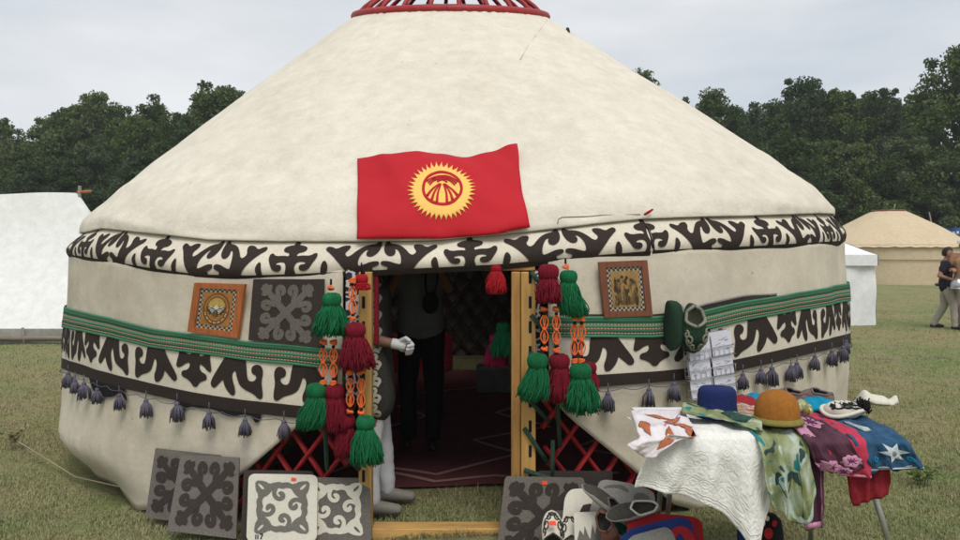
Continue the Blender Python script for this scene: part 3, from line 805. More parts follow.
# right of the doorway
felt_mat([at(541, 553, 4.0), at(612, 553, 4.0), at(612, 470.5, 4.09), at(538, 470.5, 4.09)], .02, 'grey_dark', [], 'grey_dark', 'plain blackish felt mat leaning on the red lattice behind the slippers', G)
o, fn, th = felt_mat([at(496, 556, 3.94), at(583, 556, 3.94), at(584, 477.5, 4.05), at(505, 476, 4.05)], .05, 'grey_felt', horn_cross(.50, .5, .43, .43)+horn_cross(1.02, .5, .0, .0)[:0], 'grey_dark',
         'grey felt mat with dark horned cross and orange sticker, right of the door opening', G)
sticker(o, fn, .50, .925, .035, .026, th+.003)
zc = .075         # a low crate under the pile of goods, below the frame of the photo
mb = MB()
for i in range(5): mb.box((.66, 3.24+.115*i, zc-.012), (.86, .10, .02), 0, None, .003)
for x in (.27, 1.05): mb.box((x, 3.47, .032), (.03, .52, .062), 0, None, .003)
tag(mb.build('crate', 'wood_inner', smooth_=False), 'low slatted wooden crate carrying the pile of felt mats and slippers', 'crate')
# leaning cream mat with black ornament
orn6 = [chaikin([(.30, .50), (.50, .78), (.98, .60), (.98, .40), (.66, .48), (.66, .20), (.30, .12)], 1)]
felt_mat([at(560, 548, 3.76), at(612, 548, 3.76), at(603, 489, 3.90), at(565, 490, 3.90)], .22, 'white_felt', [p for p in orn6], 'grey_dark',
         'cream felt mat with black ornament standing behind the cream slippers', G)
leafp = [chaikin([(.62, .62), (.70, .78), (.84, .80), (.93, .66), (.88, .50), (.78, .44), (.74, .56), (.66, .50)], 1), chaikin([(.08, .72), (.2, .86), (.42, .90), (.56, .74), (.50, .70), (.38, .80), (.2, .78)], 1)]
felt_mat([at(588, 516, 3.74), at(656, 520, 3.74), at(654, 493, 3.92), at(600, 480.5, 3.96)], .14, 'grey_light', leafp, 'grey_felt', 'light grey felt mat with dark leaf, lying under the grey slippers', G)
M['mat_red'] = cloth('red_felt', (.42, .022, .03), .2, 120, .4, 320); M['mat_blue'] = cloth('blue_felt', (.022, .045, .19), .25, 120, .4, 320)
felt_mat([at(625, 566, 3.40), at(706, 566, 3.40), at(701, 518.5, 3.58), at(627.6, 514, 3.58)], .16, 'mat_red', [chaikin([(.12, .50), (.22, .62), (.35, .55), (.30, .42), (.40, .30), (.18, .30)], 1)], 'mat_blue',
         'red felt mat with a blue ornament, at the back of the heap by the table', G)
felt_mat([at(614, 572, 3.34), at(700, 572, 3.34), at(690, 516, 3.50), at(622, 532, 3.46)], .20, 'mat_blue',
         [stroke(chaikin([(.62, .25), (.66, .62), (.80, .80), (.95, .62), (.92, .25)], 2, False), .07)], 'mat_red', 'blue felt mat with a red arch, resting on the red mat', G)
felt_mat([at(616, 584, 3.29), at(686, 584, 3.29), at(671, 526, 3.44), at(626, 538, 3.40)], .2, 'grey_light', [chaikin([(.55, .62), (.66, .78), (.72, .60), (.6, .5)], 1)], 'white_felt', 'grey felt mat lying foremost on the blue mat', G)
# dark mat hung on the wall
c4 = [wall_at(249, 340, .02), wall_at(322, 347, .02), wall_at(325, 279, .025), wall_at(254, 279, .025)]
felt_mat(c4, .01, 'grey_dark', horn_cross(.5, .48, .36, .44), 'grey_felt', 'charcoal felt mat with a pale grey horned cross hanging on the yurt wall', 'felt mats hung or set out on the yurt', .008)

# ------------------------------------------------------------------ framed pictures
M['frame_orange'] = wood('orange_frame', (.42, .12, .03)); M['frame_brown'] = wood('brown_frame', (.20, .065, .03))
M['leather'] = cloth('orange_leather', (.40, .17, .045), .3, 40, .3, 150, .6); M['gold'] = cloth('gold_paint', (.50, .36, .10), .25, 60, .1, 200, .6)
M['sepia'] = cloth('sepia_leather', (.36, .22, .085), .3, 40, .3, 150, .6); M['sepia_dark'] = cloth('sepia_ink', (.075, .05, .025), .5, 60, .2, 150, .7)
M['sepia_mid'] = cloth('sepia_mid', (.18, .115, .045), .5, 60, .2, 150, .7)
M['paleblue'] = cloth('pale_blue', (.28, .42, .50), .2, 60, 0)
m, nt, b = new_mat('chevron_border'); M['chevron'] = m
uvn = N(nt, 'ShaderNodeUVMap'); ck = N(nt, 'ShaderNodeTexChecker'); ck.inputs['Scale'].default_value = 22
ck.inputs[1].default_value = (.42, .38, .30, 1); ck.inputs[2].default_value = (.02, .02, .02, 1)
nt.links.new(uvn.outputs[0], ck.inputs[0]); nt.links.new(ck.outputs[0], b.inputs['Base Color'])
def framed(corners, fw, label, fm, pm):
    fn = quad(*corners); t = thing('framed_picture', (Vector(corners[0])+Vector(corners[1]))/2, label, 'picture')
    mb = MB()
    for (u0, v0, u1, v1) in ((0, 0, fw, 1), (1-fw, 0, 1, 1), (fw, 0, 1-fw, fw*.8), (fw, 1-fw*.8, 1-fw, 1)):
        slabpoly(mb, fn, [(u0, v0), (u1, v0), (u1, v1), (u0, v1)], 0, .022, 0, None)
    mb.build('frame', fm, t, smooth_=False)
    mb = MB(); slabpoly(mb, fn, [(fw, fw*.8), (1-fw, fw*.8), (1-fw, 1-fw*.8), (fw, 1-fw*.8)], .002, .012, 0, None)
    mb.build('border', 'chevron', t, smooth_=False)
    mb = MB(); a = fw+.075; slabpoly(mb, fn, [(a, a*.85), (1-a, a*.85), (1-a, 1-a*.85), (a, 1-a*.85)], .012, .0145, 0, None)
    p = mb.build('picture', pm, t, smooth_=False)
    return t, fn, p
t, fn, p = framed([wall_at(190, 331, .012), wall_at(240, 337.5, .012), wall_at(247, 284, .035), wall_at(197, 282.5, .035)], .13,
    'orange framed leather picture with a round gold emblem, hanging left of the door', 'frame_orange', 'leather')
E = lambda h: (lambda u, v: fn(.5+u*.5, .5+v*.47, h))
mb = MB()
mb.flat([circle(0, 0, .52, 32, .66)], E(.0155), .2, 0)
mb.flat([circle(0, 0, .52, 32, .66)], E(.0158), .2, 1, holes=[circle(0, 0, .485, 32, .62)])
mb.flat([circle(0, 0, .40, 32, .52)], E(.0160), .2, 1, holes=[circle(0, 0, .375, 32, .49)])
mb.flat([[(x, y) for x, y in circle(0, .12, .33, 28, .34) if y > .08]], E(.0162), .2, 4)
mb.flat([[(-.34, .06), (-.22, .13), (-.12, .05), (0, .20), (.12, .05), (.22, .13), (.34, .06), (.30, -.02), (-.30, -.02)]], E(.0165), .2, 3)
wing = [(-.04, .0), (-.16, .06), (-.40, .10), (-.34, -.02), (-.36, -.10), (-.26, -.14), (-.24, -.24), (-.14, -.20), (-.07, -.32), (0, -.22)]
mb.flat([wing, mirror(wing)], E(.0168), .2, 1)
for sx in (-1, 1):
    for k in range(5): mb.flat([stroke([(sx*(.06+.012*k), -.04-.03*k), (sx*(.32-.045*k), .04-.055*k)], .013)], E(.0171+.0001*k), None, 2 if k % 2 else 3)
mb.flat([chaikin([(-.05, -.02), (.05, -.02), (.03, -.24), (.09, -.36), (0, -.31), (-.09, -.36), (-.03, -.24)], 1)], E(.0178), .2, 5)
for k in range(22):
    a = PI*1.06+PI*.88*k/21; mb.flat([circle(.435*math.cos(a), .565*math.sin(a), .022, 7, .026)], E(.0175), None, 3 if k % 3 else 1)
mb.build('emblem', ['leather', 'sepia_dark', 'paleblue', 'cream', 'gold', 'sepia_mid'], p)
t, fn, p = framed([wall_at(603, 317, .012), wall_at(651, 315.5, .012), wall_at(645.5, 260, .035), wall_at(597.5, 262, .035)], .13,
    'brown framed sepia picture of a group of figures, hanging right of the door', 'frame_brown', 'sepia')
rnd = random.Random(4); mb = MB()
E2 = lambda h: (lambda u, v: fn(u, v, h))
mb.flat([chaikin([(.25, .21), (.76, .21), (.75, .62), (.66, .68), (.6, .62), (.52, .70), (.45, .66), (.36, .64), (.28, .6)], 1)], E2(.0152), .2, 1)
for k in range(46):
    x, y = rnd.uniform(.27, .73), rnd.uniform(.25, .66); w_, h_ = rnd.uniform(.015, .04), rnd.uniform(.03, .10)
    mb.flat([circle(x, y, w_, 7, h_)], E2(.0154+.00005*k), None, rnd.choice((0, 0, 1, 2)))
for x, y in ((.44, .72), (.54, .70), (.63, .66), (.36, .66), (.5, .62)): mb.flat([circle(x, y, .03, 8, .03)], E2(.0182), None, 0)
mb.build('figures', ['sepia_dark', 'sepia_mid', 'sepia'], p)

# ------------------------------------------------------------------ tassel garlands at the door
def yarn_tassel(P, r, L, flare, mat, parent, seed, dx=0.0):
    """tassel with a knitted cap at P (top centre) and a skirt of yarn strands"""
    rnd = random.Random(seed); mb = MB(); P = Vector(P)
    h = r*1.45
    prof = [(.001, 0), (r*.45, -.003), (r*.80, -h*.14), (r*.97, -h*.36), (r*1.0, -h*.55), (r*.95, -h*.78), (r*.82, -h*.95), (r*.70, -h*1.02)]
    mb.lathe(P, prof, 40, 0, .05, seed)
    for i in range(46):          # wound yarn of the cap
        a = 2*PI*i/46; c, s = math.cos(a), math.sin(a); w_ = .12*math.sin(i*1.9)
        mb.tube([P+Vector((math.cos(a+w_*z/h)*q*1.0, math.sin(a+w_*z/h)*q*1.0, z)) for q, z in prof[1:]], r*.045, 4)
    n = 430
    for k in range(n):
        a = 2*PI*rnd.random(); d = math.sqrt(rnd.uniform(.25, 1)); c, s = math.cos(a), math.sin(a)
        l = (L-h)*rnd.uniform(.80, 1.08); fl = flare*d*rnd.uniform(.80, 1.14); wv = rnd.uniform(-.011, .011); ph = rnd.uniform(0, 6)
        pts = []
        for i in range(7):
            t = i/6; q = lerp(r*.72*d, fl, 1-(1-t)**2.2)
            pts.append(P+Vector((c*q+dx*t*t+wv*math.sin(6*t+ph), s*q+wv*math.cos(5*t+ph), -h*.95-l*t)))
        mb.tube(pts, rnd.uniform(.0022, .0036), 4)
    return mb.build('tassel', mat, parent)
def bead(mb, P, r, mat=0, seed=0):
    for k in range(3):
        a0 = k*1.1+seed
        pts = [Vector(P)+Vector((r*math.cos(t)*1.05, r*math.sin(t)*.9, r*.45*math.sin(t*1.0+a0)+(k-1)*r*.28)) for t in [2*PI*i/12 for i in range(13)]]
        mb.tube(pts, r*.40, 6, mat, cap=False)
    mb.ball(P, r*.85, mat, 8, sz=.75)
def cordnet(px, y0, y1, d, parent, twin=False, seed=0, w=3.3):
    """openwork orange cord: bead, dark binding, a net of loops, dark binding, bead (photo rows y0..y1)"""
    mb = MB(); rnd = random.Random(seed)
    A = at(px, y0, d); B = at(px+rnd.uniform(-.6, .6), y1, d); L = (A-B).length; k = w*d/F
    g = lambda t, x, y=0.0: A.lerp(B, t)+Vector((x, -.004+y, 0))
    bead(mb, g(0.03, 0), .0145, 0, seed); bead(mb, g(.97, 0), .0135, 0, seed+2)
    for t in (.13, .88): mb.tube([g(t-.03, 0), g(t+.03, 0)], .0085, 8, 1)
    for sx in (1, -1):
        for amp, yy in ((1.0, 0), (.45, .006)):
            pts = [g(lerp(.14, .87, t), sx*k*amp*(abs(math.sin(2*PI*t)) if t < .5 else abs(math.sin(2*PI*t))*.95)*(1 if amp == 1 else -1)+sx*k*.25*math.sin(PI*t), yy) for t in [i/16 for i in range(17)]]
            mb.tube(pts, .0037, 6)
    bead(mb, g(.505, 0), .0075, 0, seed+1)
    return mb.build('openwork_cord', ['orange_yarn', 'black_yarn'], parent)
def orange_knot(px, py, d, parent, n=1, seed=0):
    mb = MB()
    for i in range(n): bead(mb, at(px+(i-(n-1)/2)*4.4, py, d), .013, 0, seed+i)
    mb.tube([at(px, py-9, d), at(px, py-3, d)], .006, 6, 1)
    return mb.build('knot', ['orange_yarn', 'black_yarn'], parent)
D1 = 3.945
def T_(px, py, d, r, L, fl, mat, par, seed, dx=0.0): return yarn_tassel(at(px, py, d), r, L, fl, mat, par, seed, dx)
def garland(px, label, d=D1):
    return thing('tassel_garland', at(px, 470, d), label, 'tassel garland', 'yarn tassel garlands beside the doorway')
g1 = garland(324, 'outer left garland: one large green tassel over a green and a red one')
orange_knot(331, 288, D1, g1, 1, 3); T_(332, 292.5, D1, .049, .225, .088, 'green_yarn', g1, 1, -.008)
cordnet(323.5, 341, 383, D1+.01, g1, seed=4); cordnet(333.5, 341, 384, D1+.01, g1, seed=5)
T_(316, 383, D1, .051, .232, .078, 'green_yarn', g1, 2, -.022); T_(334.5, 384, D1+.02, .051, .245, .066, 'red_yarn', g1, 3, .012)
g2 = garland(356, 'inner left garland: one large crimson tassel over a crimson and a green one')
cordnet(352.5, 279, 320, D1, g2, seed=6); T_(355.5, 322.5, D1-.02, .052, .24, .088, 'red_yarn', g2, 4, .012)
cordnet(350.5, 371, 413, D1, g2, seed=7); cordnet(361.5, 371, 414, D1-.01, g2, seed=8)
T_(345.5, 414, D1+.03, .050, .225, .056, 'red_yarn', g2, 5); T_(365.5, 415.5, D1-.03, .049, .245, .080, 'green_yarn', g2, 6, .012)
g3 = garland(548, 'inner right garland: one crimson tassel at top over a green and a crimson one')
T_(548.5, 264, D1, .054, .205, .070, 'red_yarn', g3, 7)
cordnet(544.3, 308, 350, D1, g3, seed=9); cordnet(556.3, 308, 351, D1, g3, seed=10)
T_(537.5, 353, D1, .054, .245, .076, 'green_yarn', g3, 8, -.028); T_(559.5, 353.5, D1+.015, .053, .25, .060, 'red_yarn', g3, 9)
g4 = garland(577, 'outer right garland: one large green tassel over a wide green one')
orange_knot(565.5, 267, D1+.01, g4, 1, 5); T_(568.5, 270, D1+.01, .046, .24, .074, 'green_yarn', g4, 10, .034)
cordnet(574.5, 317, 362, D1, g4, seed=11); cordnet(581.5, 317, 362, D1, g4, seed=12)
T_(580.5, 363, D1-.01, .056, .255, .094, 'green_yarn', g4, 11, .006); T_(589, 362, D1+.05, .040, .16, .05, 'red_yarn', g4, 12)
# tassels inside the doorway
def single(px, py, d, r, L, fl, mat, label, seed):
    t = thing('hanging_tassel', at(px, py, d)-Vector((0, 0, L)), label, 'tassel', 'loose tassels hung in the doorway')
    mb = MB(); mb.tube([at(px, py, d)+Vector((0, 0, .06)), at(px, py, d)], .005, 5); mb.build('cord', 'black_yarn', t)
    T_(px, py, d, r, L, fl, mat, t, seed)
single(361.5, 274, 3.98, .034, .085, .042, 'scarlet_yarn', 'small scarlet tassel hung at the top of the left door post', 21)
single(496, 264, 4.12, .030, .16, .055, 'scarlet_yarn', 'scarlet tassel hung from the lintel at the right of the opening', 22)
single(503, 322, 4.45, .04, .20, .07, 'green_yarn', 'green tassel hung inside the opening beside the right post', 23)
single(496, 334, 4.55, .04, .19, .07, 'pink_yarn', 'pink tassel hung inside the opening behind the green tassel', 24)
# ------------------------------------------------------------------ slippers
M['sl_green'] = cloth('bottle_green_felt', (.018, .045, .026), .3, 120, .4, 350); M['sl_trim'] = cloth('grey_green_felt', (.24, .245, .185), .25, 120, .4, 350)
M['sl_mauve'] = cloth('mauve_felt', (.18, .125, .115), .25, 100, .4, 350); M['lining'] = cloth('dark_lining', (.07, .065, .055), .3, 80)
M['brown_leather'] = cloth('brown_leather', (.17, .085, .065), .25, 20, .2, 90, .45)
def slipper(loc, rot, label, mat, trim, L=.26, W=.10, H=.085, scroll=None, open_=(.05, .56), group='felt slippers for sale', back=1.0, cat='slipper', sc=1.0, lin='lining'):
    MT = Matrix.Translation(Vector(loc)) @ rot.to_4x4()
    t = thing('felt_slipper', Vector(loc), label, cat, group)
    def shp(s, a, k=1.0):
        e = max(0.0, 1-abs(2*s-1)**2.6)**.5
        w = W/2*e*(.84+.24*smooth(.15, .72, s))*k
        h = H*(lerp(.92, .70, smooth(.3, 1, s)))*(1-.55*smooth(.72, 1, s))*(e**.5)*back**(1-smooth(.1, .6, s))
        z = h*.5*(1-math.cos(a)); x = w*abs(math.sin(a))**.72*(1 if math.sin(a) >= 0 else -1)
        if k < 1: z = z*.9+.006
        return Vector((x, (s-.5)*L*(1 if k == 1 else .97), max(z, 0)))
    def am(s):
        o = smooth(open_[0], open_[0]+.12, s)*smooth(open_[1], open_[1]-.16, s)
        return PI-1.05*o**.8
    mb = MB()
    mb.grid(lambda u, v: MT @ shp(v*.996+.002, lerp(-am(v), am(v), u)), 28, 30, 0)
    b_ = mb.build('upper', mat, t)
    mb = MB(); mb.grid(lambda u, v: MT @ shp(v*.996+.002, lerp(-am(v), am(v), u), .93), 22, 26, 0)
    mb.build('lining', lin, t)
    rim = [shp(s, am(s)) for s in [lerp(open_[0], open_[1], i/16) for i in range(17)]]
    rim += [Vector((-p.x, p.y, p.z)) for p in rim[::-1]]; rim.append(rim[0])
    mb = MB(); mb.tube([MT @ p for p in rim], .0055*sc, 6, 0, cap=False)
    if scroll:
        for sx in (-1, 1):
            for (s0, cx_, r_, a0, tn) in ((.72, .42, .15, 0, 1.3), (.88, .24, .10, 1.5, 1.2), (.60, .62, .10, 3, 1.1)):
                pts = []
                for i in range(15):
                    q = i/14; rr = r_*(1-.7*q); an = a0+tn*2*PI*q
                    s = s0+rr*math.cos(an)*.8; a = PI-(cx_+rr*math.sin(an)*1.9)*1.35
                    p = shp(clamp(s, .02, .98), clamp(a, .3, PI)*sx); pts.append(MT @ (p*1.0+Vector((0, 0, .003))))
                mb.tube(pts, .0036*sc, 5)
    mb.build('trim', trim, t)
    return t
def euler(x, y, z): return (Matrix.Rotation(math.radians(z), 3, 'Z') @ Matrix.Rotation(math.radians(y), 3, 'Y') @ Matrix.Rotation(math.radians(x), 3, 'X'))
def basis(toe, top):
    """rotation whose Y is the toe direction and Z the top of the foot"""
    y = Vector(toe).normalized(); x = y.cross(Vector(top)).normalized(); z = x.cross(y)
    return Matrix((x, y, z)).transposed()
# pair on the wall
slipper(wall_at(669, 326, .09), basis((.08, .05, -1), (.80, .55, .0)), 'bottle green slipper hung on the belt showing its dark side, left of its pair', 'sl_green', 'sl_trim', .285, .135, .115, True, open_=(.10, .46), sc=1.5)
slipper(wall_at(691, 328, .115), basis((.07, -.05, -1), (.12, -1, -.18)), 'bottle green slipper with pale opening and scrolls hung facing forward', 'sl_green', 'sl_trim', .285, .14, .11, True, open_=(.05, .47), sc=1.7, lin='sl_trim')
# on the heap right of the door
cs = slipper(at(551.5, 538, 3.80), basis((.05, .42, .9), (.02, -1, .35)), 'cream slipper with dark scrolls and an orange sticker, left of the cream pair', 'white_felt', 'grey_dark', .27, .105, .09, True)
slipper(at(569.5, 540, 3.80), basis((.0, .42, .9), (.02, -1, .35)), 'cream slipper with dark scrolls, right one of the cream pair beside the felt bag', 'white_felt', 'grey_dark', .26, .10, .09, True)
mb = MB(); fq = quad(at(548, 525.5, 3.712), at(556.5, 525.5, 3.712), at(555.5, 521, 3.735), at(549, 521.5, 3.735))
slabpoly(mb, fq, [(0, 0), (1, 0), (1, 1), (0, 1)], 0, .002, 0, None)
mb.build('price_sticker', 'sticker', cs)
slipper(at(605, 506, 3.66), basis((-.74, .15, .62), (.55, -.55, .75)), 'grey felt slipper lying upper left on the light grey mat', 'grey_light', 'grey_felt', .30, .090, .055)
slipper(at(633, 513, 3.58), basis((-.92, -.1, -.12), (.1, -.62, .8)), 'grey felt slipper lying lower right on the light grey mat', 'grey_light', 'white_felt', .27, .090, .05)
slipper(at(608, 527, 3.62), basis((.35, -.25, -.85), (-.35, -.85, .3)), 'brown leather slipper standing between the felt bag and the red mat', 'brown_leather', 'brown_leather', .19, .085, .075, cat='shoe', group=None)
# mauve pair at the back of the table
slipper((1.56, 3.79, .775), basis((-.75, .6, 0), (0, 0, 1)), 'mauve felt slipper at the back of the table, left of the mauve pair', 'sl_mauve', 'sl_mauve', .20, .115, .085)
slipper((1.69, 3.78, .775), basis((-.7, .65, 0), (0, 0, 1)), 'mauve felt slipper at the back of the table, right of the mauve pair', 'sl_mauve', 'sl_mauve', .20, .115, .085)
# cream felt bag with zigzag, green cloth
fq = quad(at(575, 556, 3.62), at(608, 556, 3.60), at(603, 512, 3.72), at(574, 513, 3.73))
mb = MB(); slabpoly(mb, lambda u, v, h=0: fq(u, v, h*(1+.7*math.sin(PI*u))), rrect(0, 0, 1, 1, .05), -.012, .012, 0, .2)
mb.flat([[(.06, .28), (.18, .58), (.30, .44), (.34, .66), (.46, .40), (.5, .34), (.60, .70), (.66, .44), (.74, .66), (.86, .3), (.7, .16), (.55, .22), (.4, .14), (.2, .1)]], lambda u, v: fq(u, v, .015*(1+.7*math.sin(PI*u))), .12, 1)
tag(mb.build('felt_bag', ['white_felt', 'grey_mid']), 'cream felt bag with a grey zigzag flame pattern beside the cream slippers', 'bag')
M['teal'] = cloth('teal_cloth', (.01, .11, .075), .3, 40); M['turq'] = cloth('turquoise_cloth', (.0, .24, .40), .2, 30)
mb = MB(); mb.grid(lambda u, v: at(lerp(612, 655, u), lerp(532, 512, v)+3*math.sin(u*9), lerp(3.62, 3.70, v))+Vector((0, .03*math.sin(u*14+v*5), .012*nz(u*6, v*6))), 16, 8, 0)
o = tag(mb.build('cloth', 'teal'), 'crumpled teal green cloth between the slippers and the red mat', 'cloth'); s_ = o.modifiers.new('thickness', 'SOLIDIFY'); s_.thickness = .006
# patterned round bag under the table
c = at(769, 532, 3.55); mb = MB()
mb.lathe(c, [(.001, -.10), (.05, -.10), (.062, -.06), (.064, 0), (.055, .06), (.03, .085), (.001, .09)], 24, 0, .05, 3)
for k, (px, py, r) in enumerate(((769, 534, .022), (763, 524, .014), (775, 524, .013), (768, 519, .010))):
    p = at(px, py, 3.482); mb.flat([circle(p.x, p.z, r, 9, r*1.25)], lambda u, v: Vector((u, 3.487+.004*abs(u-c.x)*10, v)), None, 1+k % 2)
tag(mb.build('felt_bag', ['black', 'mat_red', 'cream']), 'small black felt bag with red and cream spots under the table', 'bag')
tag(MB().grid(lambda u, v: at(lerp(737, 751, u), lerp(548, 524, v), 3.42)+Vector((0, .02*math.sin(u*7), 0)), 8, 6, 0).build('cloth', 'mat_blue'), 'navy blue cloth hanging behind the white lace corner', 'cloth')

# ------------------------------------------------------------------ postcard rack
rk = thing('postcard_rack', wall_at(708, 400, .06), 'wire rack with three tiers of white postcards hanging below the slippers', 'postcard rack')
RX = quad(wall_at(687, 399, .07), wall_at(732, 391, .07), wall_at(727, 329, .07), wall_at(683, 337, .07))
mb = MB()
for u in (0, 1): mb.tube([RX(u, 0, .0), RX(u, 1, 0)], .003, 6)
for v in (0, .06, .33, .36, .62, .66, 1): mb.tube([RX(0, v, 0), RX(1, v, 0)], .0024, 6)
for tier in (.0, .31, .62):
    for v in (0, .15): mb.tube([RX(-.02, tier+v, .0), RX(-.02, tier+v, .045), RX(1.02, tier+v, .045), RX(1.02, tier+v, 0)], .0026, 6)
    for u in [i/9 for i in range(10)]: mb.tube([RX(u, tier, .0), RX(u, tier, .045), RX(u, tier+.15, .045)], .0016, 5)
mb.build('wire_frame', 'metal', rk)
rnd = random.Random(8)
M['card'] = cloth('postcard', (.64, .64, .72), .03, 20, .02); M['ink'] = cloth('card_ink', (.22, .22, .27), .2, 60, 0)
for ti, tier in enumerate((.01, .32, .63)):
    for k in range(2):
        for layer in range(2):
            u0 = .02+.50*k+rnd.uniform(-.02, .02); u1 = u0+.46; v0 = tier+.02*layer; v1 = v0+.28+rnd.uniform(-.01, .02)+(.06 if ti == 2 and k == 1 else 0); h = .040-.014*layer
            tl = rnd.uniform(-.02, .02)
            f = lambda u, v, hh=0.0: RX(u, v+tl*(u-.5), hh-.03*(v-v0)+h-.002)
            mb = MB(); slabpoly(mb, f, [(u0, v0), (u1, v0), (u1, v1), (u0, v1)], 0, .0012, 0, None)
            if layer == 0:
                for q in range(9):
                    a = rnd.uniform(u0+.05, u1-.12); b_ = rnd.uniform(v0+.05, v1-.05)
                    mb.flat([stroke([(a, b_), (a+rnd.uniform(.04, .12), b_+rnd.uniform(-.03, .03))], .0035)], lambda u, v: f(u, v, .002+.0002*q), None, 1)
            mb.build('postcard', ['card', 'ink'], rk, smooth_=False)

# ------------------------------------------------------------------ table and textiles
TX0, TX1, TY0, TY1, TZ = .77, 1.79, 3.20, 3.86, .74
tb = thing('folding_table', ((TX0+TX1)/2, (TY0+TY1)/2, 0), 'folding table with grey metal legs standing right of the door under scarves', 'table')
MB().box(((TX0+TX1)/2, (TY0+TY1)/2, TZ-.012), (TX1-TX0-.02, TY1-TY0-.02, .024), 0, None, .004).build('tabletop', 'white', tb, smooth_=False)
for (xa, ya, xb, yb) in ((1.65, TY0+.06, 1.86, TY0+.03), (1.66, TY1-.06, 1.70, TY1-.03), (.95, TY1-.06, .90, TY1-.02), (.99, 3.74, .93, 3.79)):
    MB().tube([(xa, ya, TZ-.03), (xb, yb, ground_z(xb, yb))], .0125, 10).build('leg', 'metal', tb)
for x in (1.70, .89): MB().tube([(x, TY0+.08, .62), (x, TY1-.08, .62)], .010, 8).build('stretcher', 'metal', tb)
def drape(x0, x1, hx0, hx1, yb, hem, fold, nf, seed, lift=.0, back_skew=0.0, vt=.45, yf=TY0, tilt=0.0):
    """cloth lying on the table from yb to the front edge and hanging to hem(u); returns P(u,v,h)"""
    def P(u, v, h=0.0):
        if v < vt:
            t = v/vt; y = lerp(yb, yf+.012, t); x = lerp(x0, x1, u)+back_skew*(1-t)
            z = TZ+.006+lift+.012*nz(u*5+seed, t*4, seed)+.010*abs(nz(u*9+seed, t*2, 5))
            z -= .012*smooth(.93, 1, t)
            return Vector((x, y, z+h))
        w_ = (v-vt)/(1-vt); zt = TZ-.006+lift+.012*nz(u*5+seed, 4, seed)+.010*abs(nz(u*9+seed, 2, 5))
        z = lerp(zt, hem(u), w_); x = lerp(lerp(x0, x1, u), lerp(hx0, hx1, u), w_)
        f = fold*smooth(0, .55, w_)*math.sin(2*PI*nf*u+seed+1.3*nz(u*3, seed))
        y = yf-.008-.030*math.sin(PI/2*clamp(w_*4))-lift*.8+tilt*w_-f-.014*nz(u*6, w_*4, seed)*w_-.012*smooth(.05, .5, w_)*abs(nz(u*13+seed, w_*2.2, 3))
        return Vector((x+.006*math.sin(w_*7+u*9)*w_, y-h, z))
    return P
def hemf(tab, px0, px1, d): return lambda u: EYE-(table(tab, lerp(px0, px1, u))-HZ)/F*d
def X(px, d=3.16): return (px-480)/F*d
def textile(name, P, mats, label, cat, nu=60, nv=44, decor=None, th=.0018, matf=None, group=None):
    mb = MB(); mb.grid(lambda u, v: P(u, v), nu, nv, 0, matf=matf); mats = list(mats)
    for nm, polys, mt, hh, res in decor or ():
        mats.append(mt)
        for i, p in enumerate(polys): mb.flat([p], lambda u, v: P(clamp(u), clamp(v), hh+.0012+.0004*(i % 5)), res, len(mats)-1)
    o = mb.build(name, mats); tag(o, label, cat, group)
    s_ = o.modifiers.new('thickness', 'SOLIDIFY'); s_.thickness = th; s_.offset = 1
    return o
GS = 'scarves and shawls spread over the table'
def uvcloth(name, stops, scale, detail=2, rough=.9, dist=0.0, big=None):
    m, nt, b = new_mat(name); uv = N(nt, 'ShaderNodeUVMap'); mp_ = N(nt, 'ShaderNodeMapping'); mp_.inputs['Scale'].default_value = scale
    n = N(nt, 'ShaderNodeTexNoise'); n.inputs['Scale'].default_value = 1; n.inputs['Detail'].default_value = detail; n.inputs['Distortion'].default_value = dist
    nt.links.new(uv.outputs[0], mp_.inputs[0]); nt.links.new(mp_.outputs[0], n.inputs['Vector'])
    r = ramp(nt, n.outputs[0], stops); nt.links.new(r.outputs[0], b.inputs['Base Color']); b.inputs['Roughness'].default_value = rough
    b.inputs['Specular IOR Level'].default_value = .2
    n3 = noise_node(nt, 420, 3, .6); n4 = noise_node(nt, 26, 4, .6)
    bp = N(nt, 'ShaderNodeBump'); bp.inputs['Strength'].default_value = .35; bp.inputs['Distance'].default_value = .003
    bp2 = N(nt, 'ShaderNodeBump'); bp2.inputs['Strength'].default_value = .45; bp2.inputs['Distance'].default_value = .012
    nt.links.new(n4.outputs[0], bp2.inputs['Height']); nt.links.new(bp2.outputs[0], bp.inputs['Normal'])
    nt.links.new(n3.outputs[0], bp.inputs['Height']); nt.links.new(bp.outputs[0], b.inputs['Normal']); return m
M['lace'] = cloth('white_lace', (.78, .77, .73), .08, 45, .25, 190, .95, .03, dist=.004)
nt = M['lace'].node_tree; b = nt.nodes['Principled BSDF']          # raised scrolls knitted into the lace
uv = N(nt, 'ShaderNodeUVMap'); mp_ = N(nt, 'ShaderNodeMapping'); mp_.inputs['Scale'].default_value = (13, 13, 1)
vo = N(nt, 'ShaderNodeTexVoronoi'); vo.inputs['Scale'].default_value = 1; vo.inputs['Randomness'].default_value = .75
nt.links.new(uv.outputs[0], mp_.inputs[0]); dn = N(nt, 'ShaderNodeTexNoise'); dn.inputs['Scale'].default_value = 2.2; nt.links.new(mp_.outputs[0], dn.inputs['Vector'])
vm = N(nt, 'ShaderNodeVectorMath', operation='MULTIPLY_ADD'); vm.inputs[1].default_value = (.55, .55, 0); nt.links.new(dn.outputs['Color'], vm.inputs[0]); nt.links.new(mp_.outputs[0], vm.inputs[2])
nt.links.new(vm.outputs[0], vo.inputs['Vector'])
ml = N(nt, 'ShaderNodeMath', operation='MULTIPLY'); ml.inputs[1].default_value = 21; nt.links.new(vo.outputs['Distance'], ml.inputs[0])
sn = N(nt, 'ShaderNodeMath', operation='SINE'); nt.links.new(ml.outputs[0], sn.inputs[0])
